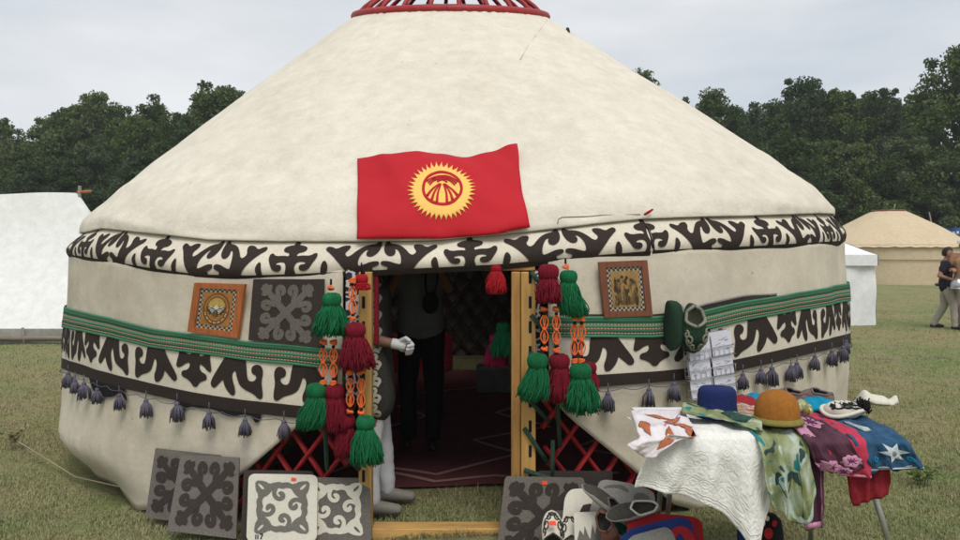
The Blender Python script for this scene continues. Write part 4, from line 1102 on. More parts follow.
bp = N(nt, 'ShaderNodeBump'); bp.inputs['Strength'].default_value = .38; bp.inputs['Distance'].default_value = .0028
nt.links.new(sn.outputs[0], bp.inputs['Height']); old = b.inputs['Normal'].links[0].from_node; nt.links.new(bp.outputs[0], old.inputs['Normal'])
M['lace_orn'] = cloth('lace_ornament', (.76, .75, .70), .08, 60, .6, 300, .95, .03)
M['pink_white'] = uvcloth('pinkish_white_cotton', [(.3, (.62, .56, .58)), (.6, (.72, .68, .69))], (4, 4, 1))
M['leaf_orange'] = cloth('orange_leaf_print', (.42, .14, .065), .3, 40, .2)
M['greenscarf'] = uvcloth('green_silk', [(.34, (.17, .20, .085)), (.45, (.25, .285, .14)), (.54, (.33, .37, .22)), (.64, (.46, .52, .43)), (.76, (.20, .235, .11))], (3.2, 3.6, 1), 2, .6, .6)
def add_print(m, colour, scale, lo, hi, seed):
    nt = m.node_tree; b = nt.nodes['Principled BSDF']; src = b.inputs['Base Color'].links[0].from_socket
    uv = N(nt, 'ShaderNodeUVMap'); mp_ = N(nt, 'ShaderNodeMapping'); mp_.inputs['Scale'].default_value = scale; mp_.inputs['Location'].default_value = (seed, seed*.7, 0)
    n = N(nt, 'ShaderNodeTexNoise'); n.inputs['Scale'].default_value = 1; n.inputs['Detail'].default_value = 1.5; n.inputs['Distortion'].default_value = .8
    nt.links.new(uv.outputs[0], mp_.inputs[0]); nt.links.new(mp_.outputs[0], n.inputs['Vector'])
    r = ramp(nt, n.outputs[0], [(lo, (0, 0, 0)), (hi, (1, 1, 1))]); nt.links.new(mixc(nt, r.outputs[0], src, colour), b.inputs['Base Color'])
add_print(M['greenscarf'], (.43, .52, .46), (3.0, 4.2, 1), .56, .60, 2.3)
add_print(M['greenscarf'], (.02, .20, .20), (3.4, 5.0, 1), .615, .64, 7.1)
add_print(M['greenscarf'], (.03, .06, .055), (4.2, 5.5, 1), .635, .66, 4.4)
M['scarf_teal'] = cloth('teal_print', (.03, .25, .23), .3, 40, .2); M['scarf_dark'] = cloth('dark_green_print', (.035, .085, .07), .5, 30, .2); M['scarf_pale'] = cloth('pale_green_print', (.45, .55, .47), .2, 30, .2)
M['plum'] = cloth('plum_silk', (.085, .028, .05), .35, 14, .3, 300, .7, .3); M['pink'] = cloth('lilac_pink_print', (.52, .24, .36), .25, 30, .2, 300, .7); M['pinkdark'] = cloth('plum_print', (.13, .03, .09), .3, 40, .2)
M['rose'] = cloth('rose_red_cotton', (.50, .045, .085), .2, 20, .4, 300, .9); M['crimson'] = cloth('crimson_cotton', (.28, .02, .03), .3, 60, .5, 200)
M['denim'] = cloth('blue_felt_shawl', (.028, .085, .165), .45, 22, .6, 120, .95, .2); M['denim_light'] = cloth('pale_blue_felt', (.48, .55, .56), .25, 60, .5, 200); M['hem_grey'] = cloth('grey_gauze', (.22, .215, .22), .3, 60, .5, 200)
# white lace shawl
LH = [(634, 487), (660, 491), (690, 498), (710, 505), (725, 516), (738, 532), (747, 547), (759, 545), (766, 522), (771, 508)]
P = drape(X(655), X(766), X(633), X(771), 3.52, hemf(LH, 633, 771, 3.15), .022, 3.4, 2.6, .012, -.05)
orn = []
for j in (.955, .93): orn.append(stroke([(i/50, j+.006*math.sin(i*1.6)) for i in range(51)], .003))
textile('lace_shawl', P, ['lace'], 'white lace shawl hanging low over the left front corner of the table', 'shawl', 80, 60, [('raised_ornament', orn, 'lace_orn', .0005, .03)], .004, group=GS)
# white scarf with orange leaves
OH = [(627, 446), (636, 452), (646, 458), (655, 455), (662, 445), (668, 434)]
P = drape(X(640, 3.12), X(700, 3.12), X(626, 3.1), X(669, 3.1), 3.56, hemf(OH, 626, 669, 3.1), .014, 2.3, 5.0, .040, .05, .6, yf=TY0-.035)
def leaf(u, v, a, l, w_): 
    c, s = math.cos(a), math.sin(a); return [(u+c*x*l-s*y*w_, v+s*x*l+c*y*w_) for x, y in [(-.5, 0), (-.32, .22), (-.12, .42), (.06, .45), (.28, .24), (.5, 0), (.25, -.2), (.05, -.36), (-.15, -.36), (-.34, -.2)]]
lv = [leaf(.16, .50, 1.3, .22, .28), leaf(.52, .70, 1.8, .30, .24), leaf(.74, .50, .25, .46, .13), leaf(.66, .38, 2.7, .40, .12), leaf(.90, .60, 1.0, .28, .16), leaf(.45, .26, .3, .5, .09)]
st_ = [stroke([(.48, .56), (.70, .36), (.95, .10)], .015)]
textile('scarf', P, ['pink_white'], 'white cotton scarf with orange leaves bunched over the left end of the table', 'scarf', 40, 44, [('leaf_print', lv, 'leaf_orange', .003, .05), ('stem_print', st_, 'pink', .0035, .05)], group=GS)
# red cloth and plum cloth hanging lowest, behind
P = drape(X(845), X(895), X(856), X(893), 3.5, hemf([(856, 508), (875, 503), (893, 496)], 856, 893, 3.17), .008, 3, 6.0, .0, 0, .4, yf=TY0+.03)
textile('scarf', P, ['crimson'], 'crimson scarf with a fringed lower edge hanging behind the blue shawl', 'scarf', 30, 30, group=GS)
P = drape(X(800), X(826), X(806), X(824), 3.5, hemf([(806, 530), (824, 527)], 806, 824, 3.18), .010, 2, 8.0, .0, 0, .35, yf=TY0+.02)
textile('scarf', P, ['plum'], 'narrow plum scarf end with pale edge hanging below the green silk scarf', 'scarf', 16, 40,
        [('pale_edge', [[(.86, .3), (.99, .3), (.99, .99), (.86, .99)], [(0, .95), (.86, .95), (.86, .99), (0, .99)]], 'pink', .003, .1)], group=GS)
# rose scarf beneath the plum one
P = drape(X(820), X(866), X(838), X(869), 3.58, hemf([(838, 476), (869, 479)], 838, 869, 3.14), .008, 2, 9.0, .022, -.02, .45)
textile('scarf', P, ['rose'], 'plain rose red scarf showing along the right side of the plum scarf', 'scarf', 30, 36, [('pale_edge', [[(.0, .955), (1, .955), (1, .985), (0, .985)]], 'pink', .003, .1)], group=GS)
# plum scarf with pink flowers
P = drape(X(801), X(846), X(818), X(862), 3.60, hemf([(818, 474), (840, 476), (862, 471)], 818, 862, 3.10), .010, 2.2, 11.0, .034, -.035, .45)
fl_ = []; ctr = []
for (u, v, r) in ((.16, .38, .24), (.60, .33, .24), (.30, .90, .26), (.78, .84, .24), (.10, .34, .2), (-.02, .95, .2), (.55, .97, .15)):
    q = []
    for i in range(40):
        a = 2*PI*i/40; k = .72+.28*abs(math.cos(4*a)); q.append((clamp(u+r*k*math.cos(a), .0, 1), clamp(v+r*.42*k*math.sin(a), 0, .995)))
    fl_.append(q); ctr.append([(clamp(x), clamp(y, 0, .995)) for x, y in circle(u, v, r*.2, 10, r*.09)])
    for i in range(8):
        a = 2*PI*i/8+.2; ctr.append([(clamp(x), clamp(y, 0, .995)) for x, y in stroke([(u+r*.1*math.cos(a), v+r*.04*math.sin(a)), (u+r*.55*math.cos(a), v+r*.23*math.sin(a))], .006)])
textile('scarf', P, ['plum'], 'plum silk scarf printed with large lilac pink flowers', 'scarf', 40, 50, [('flower_print', fl_, 'pink', .003, .06), ('flower_centre', ctr, 'pinkdark', .0055, .06)], group=GS)
# green silk scarf
GH = [(764, 498), (772, 512), (782, 516), (790, 526), (798, 528), (806, 522), (813, 508), (816, 500)]
P = drape(X(757), X(806), X(765), X(816), 3.46, hemf(GH, 765, 816, 3.11), .020, 2.6, 14.0, .026, -.06, .32)
textile('scarf', P, ['greenscarf'], 'pale green silk scarf with teal blotches hanging in the middle of the table front', 'scarf', 60, 60,
   [('thin_print', [stroke([(.26, .70), (.38, .82), (.52, .76), (.60, .62)], .007), stroke([(.72, .45), (.75, .7), (.70, .95)], .006)], 'scarf_dark', .0005, .06)], group=GS)
def tail(u, v, h=0.0):
    a = Vector((X(682, 3.5), 3.50, TZ+.055)); b = Vector((X(762, 3.26), 3.27, TZ+.04))
    p = a.lerp(b, u); p += Vector((.28, .95, 0)).normalized()*(.085+.02*math.sin(u*8))*(v-.5)*1.6
    p.z += .028*math.sin(PI*v)+.012*math.sin(v*15+u*4)+.008*nz(u*8, v*5, 3); return p+Vector((0, 0, h))
textile('scarf', tail, ['greenscarf'], 'rolled end of green silk scarf lying in front of the blue hat', 'scarf', 30, 14, [('dark_print', [leaf(.75, .35, .2, .5, .5)], 'scarf_dark', .004, .1)], group=GS)
# blue shawl with white flower
BH = [(852, 473), (870, 474), (884, 468), (895, 473), (908, 468), (916, 470), (923, 471)]
P = drape(X(848, 3.2), X(901, 3.2), X(858), X(922), 3.74, hemf(BH, 858, 922, 3.13), .012, 2.8, 17.0, .020, .02, .45)
star = []
for i in range(12):
    a = 2*PI*i/12; r = 1 if i % 2 == 0 else .45; star.append((.62+.27*r*math.cos(a), .70+.19*r*math.sin(a)))
star2 = [(x-.22, y-.30) for x, y in star]
textile('shawl', P, ['denim', 'hem_grey'], 'blue felted shawl with a white flower draped over the right end of the table', 'shawl', 56, 50,
   [('white_flower', [star]+[stroke([(.3+.03*i, .30+.02*i), (.42+.03*i, .42)], .016) for i in range(4)], 'denim_light', .004, .05), ('flower_centre', [circle(.62, .70, .06, 10, .04)], 'hem_grey', .006, .05),
    ('scroll', [stroke(curl(.28, .80, .05, 0, 1.2, 12, .3), .010), stroke(curl(.86, .84, .05, 2, 1.2, 12, .3), .010)], 'turq', .004, .05), ('pale_edge', [[(0, .945), (1, .945), (1, .97), (0, .97)]], 'denim_light', .003, .06)], group=GS)
# ---- hats and small goods on the table
M['hat_blue'] = cloth('royal_blue_felt', (.012, .024, .105), .3, 60, .4, 400); M['hat_ochre'] = cloth('ochre_felt', (.33, .128, .022), .2, 60, .4, 400); M['moss'] = cloth('moss_felt', (.22, .19, .05), .3, 90, .4, 400)
c = at(717, 417, 3.47); c.z = TZ+.035
mb = MB(); mb.lathe(c, [(.088, 0), (.101, .004), (.103, .018), (.094, .030), (.090, .06), (.089, .10), (.086, .124), (.076, .136), (.04, .140), (.001, .141)], 36, 0, .05, 2)
tag(mb.build('hat', 'hat_blue'), 'royal blue felt hat with a flat crown standing on the table', 'hat')
c = at(777, 428, 3.29); c.z = TZ+.055; t = thing('hat', c, 'ochre felt cloche hat with a rolled moss brim on the green scarf', 'hat')
mb = MB(); mb.lathe(c, [(.094, .012), (.095, .03), (.094, .056), (.087, .086), (.072, .113), (.046, .131), (.02, .139), (.001, .141)], 40, 0, .035, 6); mb.build('crown', 'hat_ochre', t)
mb = MB(); mb.lathe(c, [(.096, .024), (.105, .018), (.112, .008), (.112, .0), (.10, .002), (.09, .012)], 40, 0, .03, 5); mb.build('brim', 'moss', t)
def sheet(px0, px1, py, d0, d1, z0, mat, label, seed, amp=.02, cat='cloth', name='folded_cloth', sag=0):
    mb = MB()
    def fn(u, v): return Vector((lerp(X(px0, d0), X(px1, d0), u), lerp(d0, d1, v), z0+amp*abs(nz(u*4+seed, v*3, seed))+.03*math.sin(PI*u)*math.sin(PI*v)+sag*u))
    mb.grid(fn, 24, 14, 0); o = mb.build(name, mat); s_ = o.modifiers.new('thickness', 'SOLIDIFY'); s_.thickness = .02; s_.offset = 0
    return tag(o, label, cat)
sheet(746, 778, 0, 3.70, 3.84, TZ+.045, 'turq', 'turquoise folded cloth at the back of the table behind the ochre hat', 3)
sheet(810, 852, 0, 3.58, 3.86, TZ+.035, 'turq', 'turquoise folded cloth lying between the mauve slippers and the white hat', 8, .03)
M['stripes'] = uvcloth('multicolour_weave', [(.32, (.30, .02, .05)), (.42, (.45, .33, .22)), (.5, (.10, .03, .03)), (.56, (.55, .5, .45)), (.64, (.45, .13, .03)), (.72, (.05, .04, .06))], (2, 9, 1), 1)
sheet(728, 772, 0, 3.45, 3.62, TZ+.035, 'stripes', 'striped multicoloured purse lying between the blue and ochre hats', 5, .03, 'purse', 'purse')
sheet(724, 762, 0, 3.60, 3.72, TZ+.05, 'crimson', 'dark red folded cloth behind the striped purse', 12, .03)
M['greenwhite'] = cloth('green_white_knit', (.42, .46, .26), .8, 55, .7, 120, .95)
c = Vector((X(801, 3.58), 3.58, TZ+.05)); mb = MB()
for i in range(9):
    a = 2*PI*i/9; mb.ball(c+Vector((.035*math.cos(a), .035*math.sin(a), .012*math.sin(a*2))), .022, i % 2, 8, wob=.2, seed=i)
mb.ball(c+Vector((0, 0, .02)), .026, 0, 9, wob=.2)
tag(mb.build('felt_flower', ['greenwhite', 'moss']), 'knitted green and white felt flower between the ochre hat and the white hat', 'flower')
# folded white hat with black ornament
c = Vector((X(845, 3.5), 3.50, TZ+.05)); t = thing('felt_hat', c, 'white folded felt hat with black scrolls and a black fringe on the blue shawl', 'hat')
mb = MB(); mb.ball(c+Vector((-.012, 0, .012)), .088, 0, 28, 1.0, .72, .50, .06, 4)
mb.tube([c+Vector((-.012+.094*math.cos(q), -.070*math.sin(q), .004+.014*math.sin(q*2))) for q in [2*PI*i/30 for i in range(31)]], .010, 6)
hb_ = BVHTree.FromPolygons([Vector(v) for v in mb.v], mb.f); n_ = 0
for i in range(1):
    for path in ([(-.082+.0105*q, .004+.020*(q % 2)+.0016*q) for q in range(12)], [(-.080+.012*q, -.012+.003*math.sin(q*2)) for q in range(12)], [(-.04, .040), (-.02, .046), (.0, .040), (.02, .047), (.04, .04)]):
        n_ += 1
        def prj(u, v, n_=n_):
            h = hb_.ray_cast(c+Vector((u, -.5, v+.22)), Vector((0, .5, -.20)).normalized())
            return h[0]+Vector((0, -.0015-.0002*n_, .001)) if h[0] else c+Vector((u, -.07, v))
        mb.flat([stroke(path, .0042)], prj, .012, 1)
mb.build('crown', ['white_felt', 'black'], t)
mb = MB(); rnd = random.Random(3)
for i in range(90):
    p = c+Vector((.066+rnd.uniform(-.005, .028), rnd.uniform(-.055, .05), rnd.uniform(.0, .03))); mb.tube([p, p+Vector((rnd.uniform(-.01, .016), rnd.uniform(-.015, .0), rnd.uniform(.01, .045)))], .0035, 4)
mb.build('fringe', 'black', t)
# cream pointed hat brim
c = Vector((X(876, 3.62), 3.63, TZ+.045)); mb = MB()
def cf(u, v):
    x = lerp(-.10, .10, u); hgt = .085*math.exp(-((u-.2)/.17)**2)+.058*smooth(.2, .5, u)*smooth(1.1, .6, u)+.050*smooth(.78, 1, u)
    return c+Vector((x+.012*(v-.5), lerp(-.075, .06, v)*(1-.45*smooth(.55, 1, u)), .004+hgt*math.sin(PI*clamp(.15+.85*v))))
mb.grid(cf, 30, 10, 0); o = mb.build('felt_hat', 'white_felt'); s_ = o.modifiers.new('thickness', 'SOLIDIFY'); s_.thickness = .008
tag(o, 'cream felt hat with pointed peak and upturned brim at the right end of the table', 'hat')
# ------------------------------------------------------------------ people
def capsule(mb, a, ra, b, rb, n=12):
    a, b = Vector(a), Vector(b); t = (b-a)
    if t.length < 1e-6: t = Vector((0, 0, .001)); b = a+t
    t = t.normalized(); pts = []; rs = []
    for i in range(5):
        q = PI/2*i/4; pts.append(a-t*ra*math.cos(q)); rs.append(max(ra*math.sin(q), ra*.03))
    for i in range(1, 5): pts.append(a.lerp(b, i/5)); rs.append(lerp(ra, rb, i/5))
    for i in range(5):
        q = PI/2*i/4; pts.append(b+t*rb*math.sin(q)); rs.append(max(rb*math.cos(q), rb*.03))
    mb.tube(pts, rs, n)
def blob(caps, name, mat, parent, voxel=.012, smooth_it=4, balls=(), extra=None, wrinkle=0.0):
    """one continuous skin over tapered capsules: voxel remesh, then smoothing"""
    mb = MB()
    for a, ra, b, rb in caps: capsule(mb, a, ra, b, rb)
    for c, r, sx, sy, sz in balls: mb.ball(c, r, 0, 16, sx, sy, sz)
    me = bpy.data.meshes.new('tmp'); me.from_pydata(mb.v, [], mb.f)
    o = bpy.data.objects.new('tmp', me); COL.objects.link(o)
    m1 = o.modifiers.new('r', 'REMESH'); m1.mode = 'VOXEL'; m1.voxel_size = voxel
    m2 = o.modifiers.new('s', 'SMOOTH'); m2.iterations = smooth_it; m2.factor = .5
    dg = bpy.context.evaluated_depsgraph_get(); ev = o.evaluated_get(dg)
    em = ev.to_mesh()
    out = MB(); wr = lambda v: v.co+v.normal*wrinkle*(nz(v.co.x*9, v.co.y*9, v.co.z*7+5)+.5*abs(nz(v.co.x*16+v.co.z*9, v.co.y*16, v.co.z*17)))
    out.add([tuple(wr(v)) if wrinkle else tuple(v.co) for v in em.vertices], [tuple(p.vertices) for p in em.polygons])
    ev.to_mesh_clear(); bpy.data.objects.remove(o); bpy.data.meshes.remove(me)
    if extra: extra(out)
    ob = out.build(name, mat, parent); return ob, out
M['skin'] = cloth('skin', (.30, .155, .10), .08, 30, .1, 200, .55, .05); M['skin_dark'] = cloth('tanned_skin', (.22, .115, .075), .08, 30, .1, 200, .55, .05)
M['hair'] = cloth('dark_hair', (.018, .013, .010), .3, 120, .3, 300, .6)
M['glove'] = cloth('white_glove', (.62, .62, .64), .06, 60, .2, 300); M['trousers_white'] = cloth('white_trousers', (.58, .58, .62), .08, 20, .3, 300)
M['vest'] = cloth('charcoal_vest', (.045, .042, .038), .3, 60, .3, 300); M['vest_orn'] = cloth('cream_embroidery', (.46, .43, .34), .15, 60, .3, 300)
M['shoe_grey'] = cloth('grey_shoe', (.20, .185, .16), .15, 40, .1, 200, .6); M['shoe_dark'] = cloth('dark_boot', (.03, .024, .020), .2, 40, .1, 200, .5)
M['tee_grey'] = cloth('grey_tshirt', (.20, .21, .225), .1, 30, .3, 300); M['trousers_black'] = cloth('black_trousers', (.010, .010, .012), .2, 30)
M['shirt_navy'] = cloth('navy_shirt', (.018, .018, .030), .2, 30, .2); M['trousers_pale'] = cloth('pale_trousers', (.36, .33, .28), .12, 20, .3, 300)
M['vest_tan'] = cloth('tan_tunic', (.34, .19, .11), .2, 25, .3, 200); M['steel'] = cloth('steel', (.42, .43, .44), .12, 20, .05, 60, .35, .05, .9)
M['shirt_dark'] = cloth('dark_shirt', (.09, .02, .03), .2, 30, .2)
def person(loc, face, label, J, skin='skin', top=None, topsleeve=.55, bottom=None, shoes=None, hair='hair', hat=None, glove=None, scale=1.0, group=None, grip=.9, extra=None, coat=0, slim=1.0):
    """J overrides joints of a standing figure facing -Y; face = turn about Z in degrees"""
    R_ = Matrix.Rotation(math.radians(face), 3, 'Z'); L0 = Vector(loc)
    D = dict(head=(0, -.01, 1.58), neck=(0, .015, 1.46), chest=(0, .0, 1.27), waist=(0, .0, 1.06), pel=(0, .0, .93),
             shl=(-.175, .01, 1.385), shr=(.175, .01, 1.385), ell=(-.235, .03, 1.11), elr=(.235, .03, 1.11), wrl=(-.25, -.05, .87), wrr=(.25, -.05, .87),
             hil=(-.09, 0, .90), hir=(.09, 0, .90), knl=(-.10, -.025, .49), knr=(.10, -.025, .49), anl=(-.105, .02, .085), anr=(.105, .02, .085))
    D.update(J)
    W = {k: L0+R_ @ (Vector(v)*scale) for k, v in D.items()}
    r_ = lambda x: x*scale
    fwd = R_ @ Vector((0, -1, 0)); side = R_ @ Vector((1, 0, 0)); up = Vector((0, 0, 1))
    t = thing('person', loc, label, 'person', group)
    C = [(W['neck'], r_(.052), W['head'], r_(.055)), (W['neck'], r_(.06), W['chest'], r_(.10)),
         (W['chest']+side*r_(.06), r_(.105), W['waist']+side*r_(.05), r_(.095)), (W['chest']-side*r_(.06), r_(.105), W['waist']-side*r_(.05), r_(.095)),
         (W['waist']+side*r_(.05), r_(.09), W['pel']+side*r_(.06), r_(.10)), (W['waist']-side*r_(.05), r_(.09), W['pel']-side*r_(.06), r_(.10)),
         (W['shl'], r_(.062), W['shr'], r_(.062))]
    for s in 'lr':
        C += [(W['sh'+s], r_(.058), W['el'+s], r_(.040)), (W['el'+s], r_(.040), W['wr'+s], r_(.027)),
              (W['hi'+s], r_(.088), W['kn'+s], r_(.056)), (W['kn'+s], r_(.055), W['an'+s], r_(.036)),
              (W['an'+s]-up*r_(.03), r_(.036), W['an'+s]+fwd*r_(.13)-up*r_(.055), r_(.028))]
    hd = W['head']
    B = [(hd+up*r_(.035), r_(.094), .82, 1.0, 1.12), (hd+fwd*r_(.022)-up*r_(.045), r_(.062), .9, 1.0, 1.05)]
    C += [(hd+fwd*r_(.088)+up*r_(.03), r_(.009), hd+fwd*r_(.112)-up*r_(.008), r_(.014)),
          (hd+side*r_(.078)+up*r_(.03), r_(.014), hd+side*r_(.080)-up*r_(.012), r_(.010)), (hd-side*r_(.078)+up*r_(.03), r_(.014), hd-side*r_(.080)-up*r_(.012), r_(.010))]
    hands = {}
    for s in 'lr':
        d = (W['wr'+s]-W['el'+s]).normalized(); sx = 1 if s == 'r' else -1
        across = fwd-d*fwd.dot(d)
        across = across.normalized() if across.length > .2 else (up-d*up.dot(d)).normalized()
        nrm = d.cross(across).normalized(); w0 = W['wr'+s]
        H = [(w0, r_(.026), w0+d*r_(.05), r_(.030)), (w0+d*r_(.045)+across*r_(.022), r_(.018), w0+d*r_(.085)+across*r_(.026), r_(.013)), (w0+d*r_(.045)-across*r_(.022), r_(.018), w0+d*r_(.082)-across*r_(.026), r_(.012))]
        inw = -nrm*sx
        for k, (o_, ln) in enumerate(((.030, .070), (.010, .080), (-.010, .074), (-.029, .058))):
            b0 = w0+d*r_(.085)+across*r_(o_); m_ = b0+(d*.8+inw*.55*grip)*r_(ln*.5); e_ = m_+(d*.25+inw*grip)*r_(ln*.5)
            if grip > 1.5: m_ = b0+(d*.55+inw*.75)*r_(ln*.42); e_ = m_+(d*-.75+inw*.6)*r_(ln*.5)
            H += [(b0, r_(.0105), m_, r_(.0095)), (m_, r_(.0095), e_, r_(.008))]
        b0 = w0+d*r_(.03)+across*r_(.028); m_ = b0+(d*.6+across*.8+inw*.3)*r_(.04); H += [(b0, r_(.013), m_, r_(.011)), (m_, r_(.011), m_+(d*.8+inw*.6)*r_(.028), r_(.009))]
        hands[s] = H; C += H
    blob(C, 'body', skin, t, .0085*scale, 3, B)
    eb = MB()
    for sx in (-1, 1): eb.ball(hd+fwd*r_(.083)+side*sx*r_(.031)+up*r_(.028), r_(.010), 0, 8)
    eb.tube([hd+fwd*r_(.084)-side*r_(.022)-up*r_(.052), hd+fwd*r_(.088)-up*r_(.054), hd+fwd*r_(.084)+side*r_(.022)-up*r_(.052)], r_(.005), 6)
    eb.build('face', 'hair', t)
    if hair:
        hb = MB(); c = hd+up*r_(.045)-fwd*r_(.012)
        hb.grid(lambda u, v: c+(lambda a, e: side*r_(.083)*math.cos(a)*math.cos(e)-fwd*r_(.104)*math.sin(a)*math.cos(e)+up*r_(.112)*math.sin(e))(2*PI*u, lerp(PI/2, -.62 if 0 < u < .5 else .38, v))*(1+.03*nz(u*20, v*9)), 24, 8, 0, closeu=True)
        hb.build('hair', hair, t)
    if hat:
        hb = MB(); c = hd+up*r_(.065)
        hb.lathe(c, [(r_(.112), r_(-.005)), (r_(.116), r_(.02)), (r_(.105), r_(.06)), (r_(.07), r_(.095)), (.001, r_(.105))], 20, 0, .05, 2); hb.build('hat', hat, t)
    if bottom:
        k = 1.0
        C2 = [(W['waist']-up*r_(.05)+side*r_(.055), r_(.102), W['pel']+side*r_(.06), r_(.112)), (W['waist']-up*r_(.05)-side*r_(.055), r_(.102), W['pel']-side*r_(.06), r_(.112))]
        for s in 'lr': C2 += [(W['hi'+s], r_(.100*slim), W['kn'+s], r_(.074*slim)), (W['kn'+s], r_(.073*slim), W['an'+s]+up*r_(.0), r_(.060*slim))]
        blob(C2, 'trousers', bottom, t, .012*scale, 4, wrinkle=.011)
    if shoes:
        for s in 'lr':
            C3 = [(W['an'+s]-up*r_(.025), r_(.046), W['an'+s]-up*r_(.045)-fwd*r_(.03), r_(.040)), (W['an'+s]-up*r_(.035), r_(.044), W['an'+s]+fwd*r_(.15)-up*r_(.052), r_(.032))]
            blob(C3, 'shoe', shoes, t, .010*scale, 3)
    vest = None
    if top:
        C4 = [(W['shl'], r_(.076), W['shr'], r_(.076)), (W['chest']+side*r_(.065), r_(.122), W['waist']+side*r_(.058), r_(.114)), (W['chest']-side*r_(.065), r_(.122), W['waist']-side*r_(.058), r_(.114)),
              (W['waist']+side*r_(.058), r_(.114), W['pel']+side*r_(.07)-up*r_(.03), r_(.122)), (W['waist']-side*r_(.058), r_(.114), W['pel']-side*r_(.07)-up*r_(.03), r_(.122))]
        if coat: C4 += [(W['pel']+side*r_(.07), r_(.125), Vector((W['pel'].x, W['pel'].y, coat))+side*r_(.08)+fwd*.02, r_(.128)), (W['pel']-side*r_(.07), r_(.125), Vector((W['pel'].x, W['pel'].y, coat))-side*r_(.08)+fwd*.02, r_(.128))]
        if topsleeve:
            for s in 'lr': C4.append((W['sh'+s], r_(.076), W['sh'+s].lerp(W['el'+s], topsleeve), r_(.062)))
        ob, vest = blob(C4, 'shirt' if topsleeve else 'vest', top, t, .013*scale, 4, (), extra, .011)
    if glove:
        d = (W['wr'+glove]-W['el'+glove]).normalized()
        blob([(a, ra*1.07+.001, b, rb*1.07+.001) for a, ra, b, rb in hands[glove]]+[(W['wr'+glove]-d*.008, .031, W['wr'+glove]+d*.01, .031)], 'glove', 'glove', t, .0042, 2)
    return t, W, vest, fwd, side
# host just inside the door, turned to the right, one gloved hand held forward
hx, hd_ = -.655, 4.47
def embroider(mb):
    vb = BVHTree.FromPolygons([Vector(v) for v in mb.v], mb.f); n_ = 0
    for row in range(8):
        for (dx_, sg) in ((.045, 1), (-.09, -1)):
            cz = 1.32-.095*row; cx_ = hx+dx_
            for path in (curl(cx_, cz, .038, .6 if sg > 0 else 2.4, 1.2*sg, 14, .2), curl(cx_+.02*sg, cz-.05, .026, 3.6, -1.1*sg, 12, .2)):
                n_ += 1
                def prj(u, v, n_=n_):
                    h = vb.ray_cast(Vector((u, hd_-1, v)), Vector((0, 1, 0)))
                    return (h[0]+Vector((0, -.003-.0002*n_, 0))) if h[0] else Vector((u, hd_-.1, v))
                mb.flat([stroke(path, .0085)], prj, .03, 1)
t, W, vest, fwd, side = person((hx, hd_, 0), 90, 'person in embroidered vest and white trousers holding out a gloved hand behind the left post',
    dict(ell=(-.19, .03, 1.05), wrl=(-.17, -.165, 1.01), shl=(-.17, .02, 1.37), elr=(.21, .05, 1.10), wrr=(.20, .02, .86), anl=(-.10, -.02, .085), anr=(.13, -.08, .085), knl=(-.10, -.03, .49), knr=(.11, -.05, .49)),
    'skin_dark', ['vest', 'vest_orn'], 0, 'trousers_white', 'shoe_grey', slim=.84, glove='l', grip=1.9, extra=embroider, coat=.66)
# photographer deeper inside, arms raised
t, W, vest, fwd, side = person(((421-480)/F*5.94, 5.94, 0), 4, 'person in grey T-shirt and black trousers inside the yurt with both arms raised',
    dict(head=(0, -.02, 1.60), ell=(-.235, -.13, 1.22), elr=(.215, -.13, 1.23), wrl=(-.09, -.24, 1.46), wrr=(.09, -.24, 1.46), anl=(-.10, .05, .085), anr=(.09, -.03, .085), pel=(0, 0, .95)),
    'skin', 'tee_grey', .62, 'trousers_black', 'shoe_dark', scale=1.02)
p = Vector(((421-480)/F*5.94, 5.94, 0))
mb = MB(); mb.box(p+Vector((0, -.285, 1.545)), (.15, .05, .095), 0, None, .012); mb.tube([p+Vector((0, -.30, 1.545)), p+Vector((0, -.38, 1.545))], .036, 16)
tag(mb.build('camera', 'black'), 'black camera held up to the face by the person in grey', 'camera')
c = at(430.5, 303, 5.72); mb = MB(); mb.ball(c, .085, 0, 16, .75, .35, 1.0, .06, 2)
mb.tube([c+Vector((-.03, 0, .07)), c+Vector((-.04, .01, .16)), c+Vector((-.03, .04, .30))], .008, 6); mb.tube([c+Vector((.03, 0, .07)), c+Vector((.05, .01, .16)), c+Vector((.05, .04, .30))], .008, 6)
tag(mb.build('camera_bag', 'black'), 'small black pouch hanging on the chest of the person in grey', 'pouch')
# two men walking on the grass at the right
t, W, vest, fwd, side = person((9.17, 14.7, 0), 62, 'person in a dark shirt and pale trousers carrying a steel helmet on the grass',
    dict(head=(0, -.04, 1.45), neck=(0, .0, 1.34), shl=(-.17, .01, 1.28), shr=(.17, .01, 1.28), chest=(0, 0, 1.18), waist=(0, 0, 1.0), pel=(0, 0, .86), hil=(-.09, 0, .84), hir=(.09, 0, .84), ell=(-.26, .13, 1.05), elr=(.22, .0, 1.03), wrl=(-.26, -.08, .98), wrr=(.12, -.22, .92), knl=(-.10, -.12, .46), anl=(-.11, -.14, .085), knr=(.10, .02, .46), anr=(.11, .20, .095)),
    'skin', 'shirt_navy', .6, 'trousers_pale', 'shoe_dark', group='people on the grass')
c = W['wrl']+fwd*.09-Vector((0, 0, .09))-side*.03; mb = MB()
mb.lathe(c, [(.115, -.09), (.125, -.06), (.122, .0), (.105, .06), (.07, .105), (.03, .125), (.001, .128)], 20); mb.lathe(c, [(.122, -.065), (.132, -.07), (.135, -.085), (.115, -.09)], 20)
tag(mb.build('helmet', 'steel'), 'round steel helmet carried by the person in the dark shirt', 'helmet')
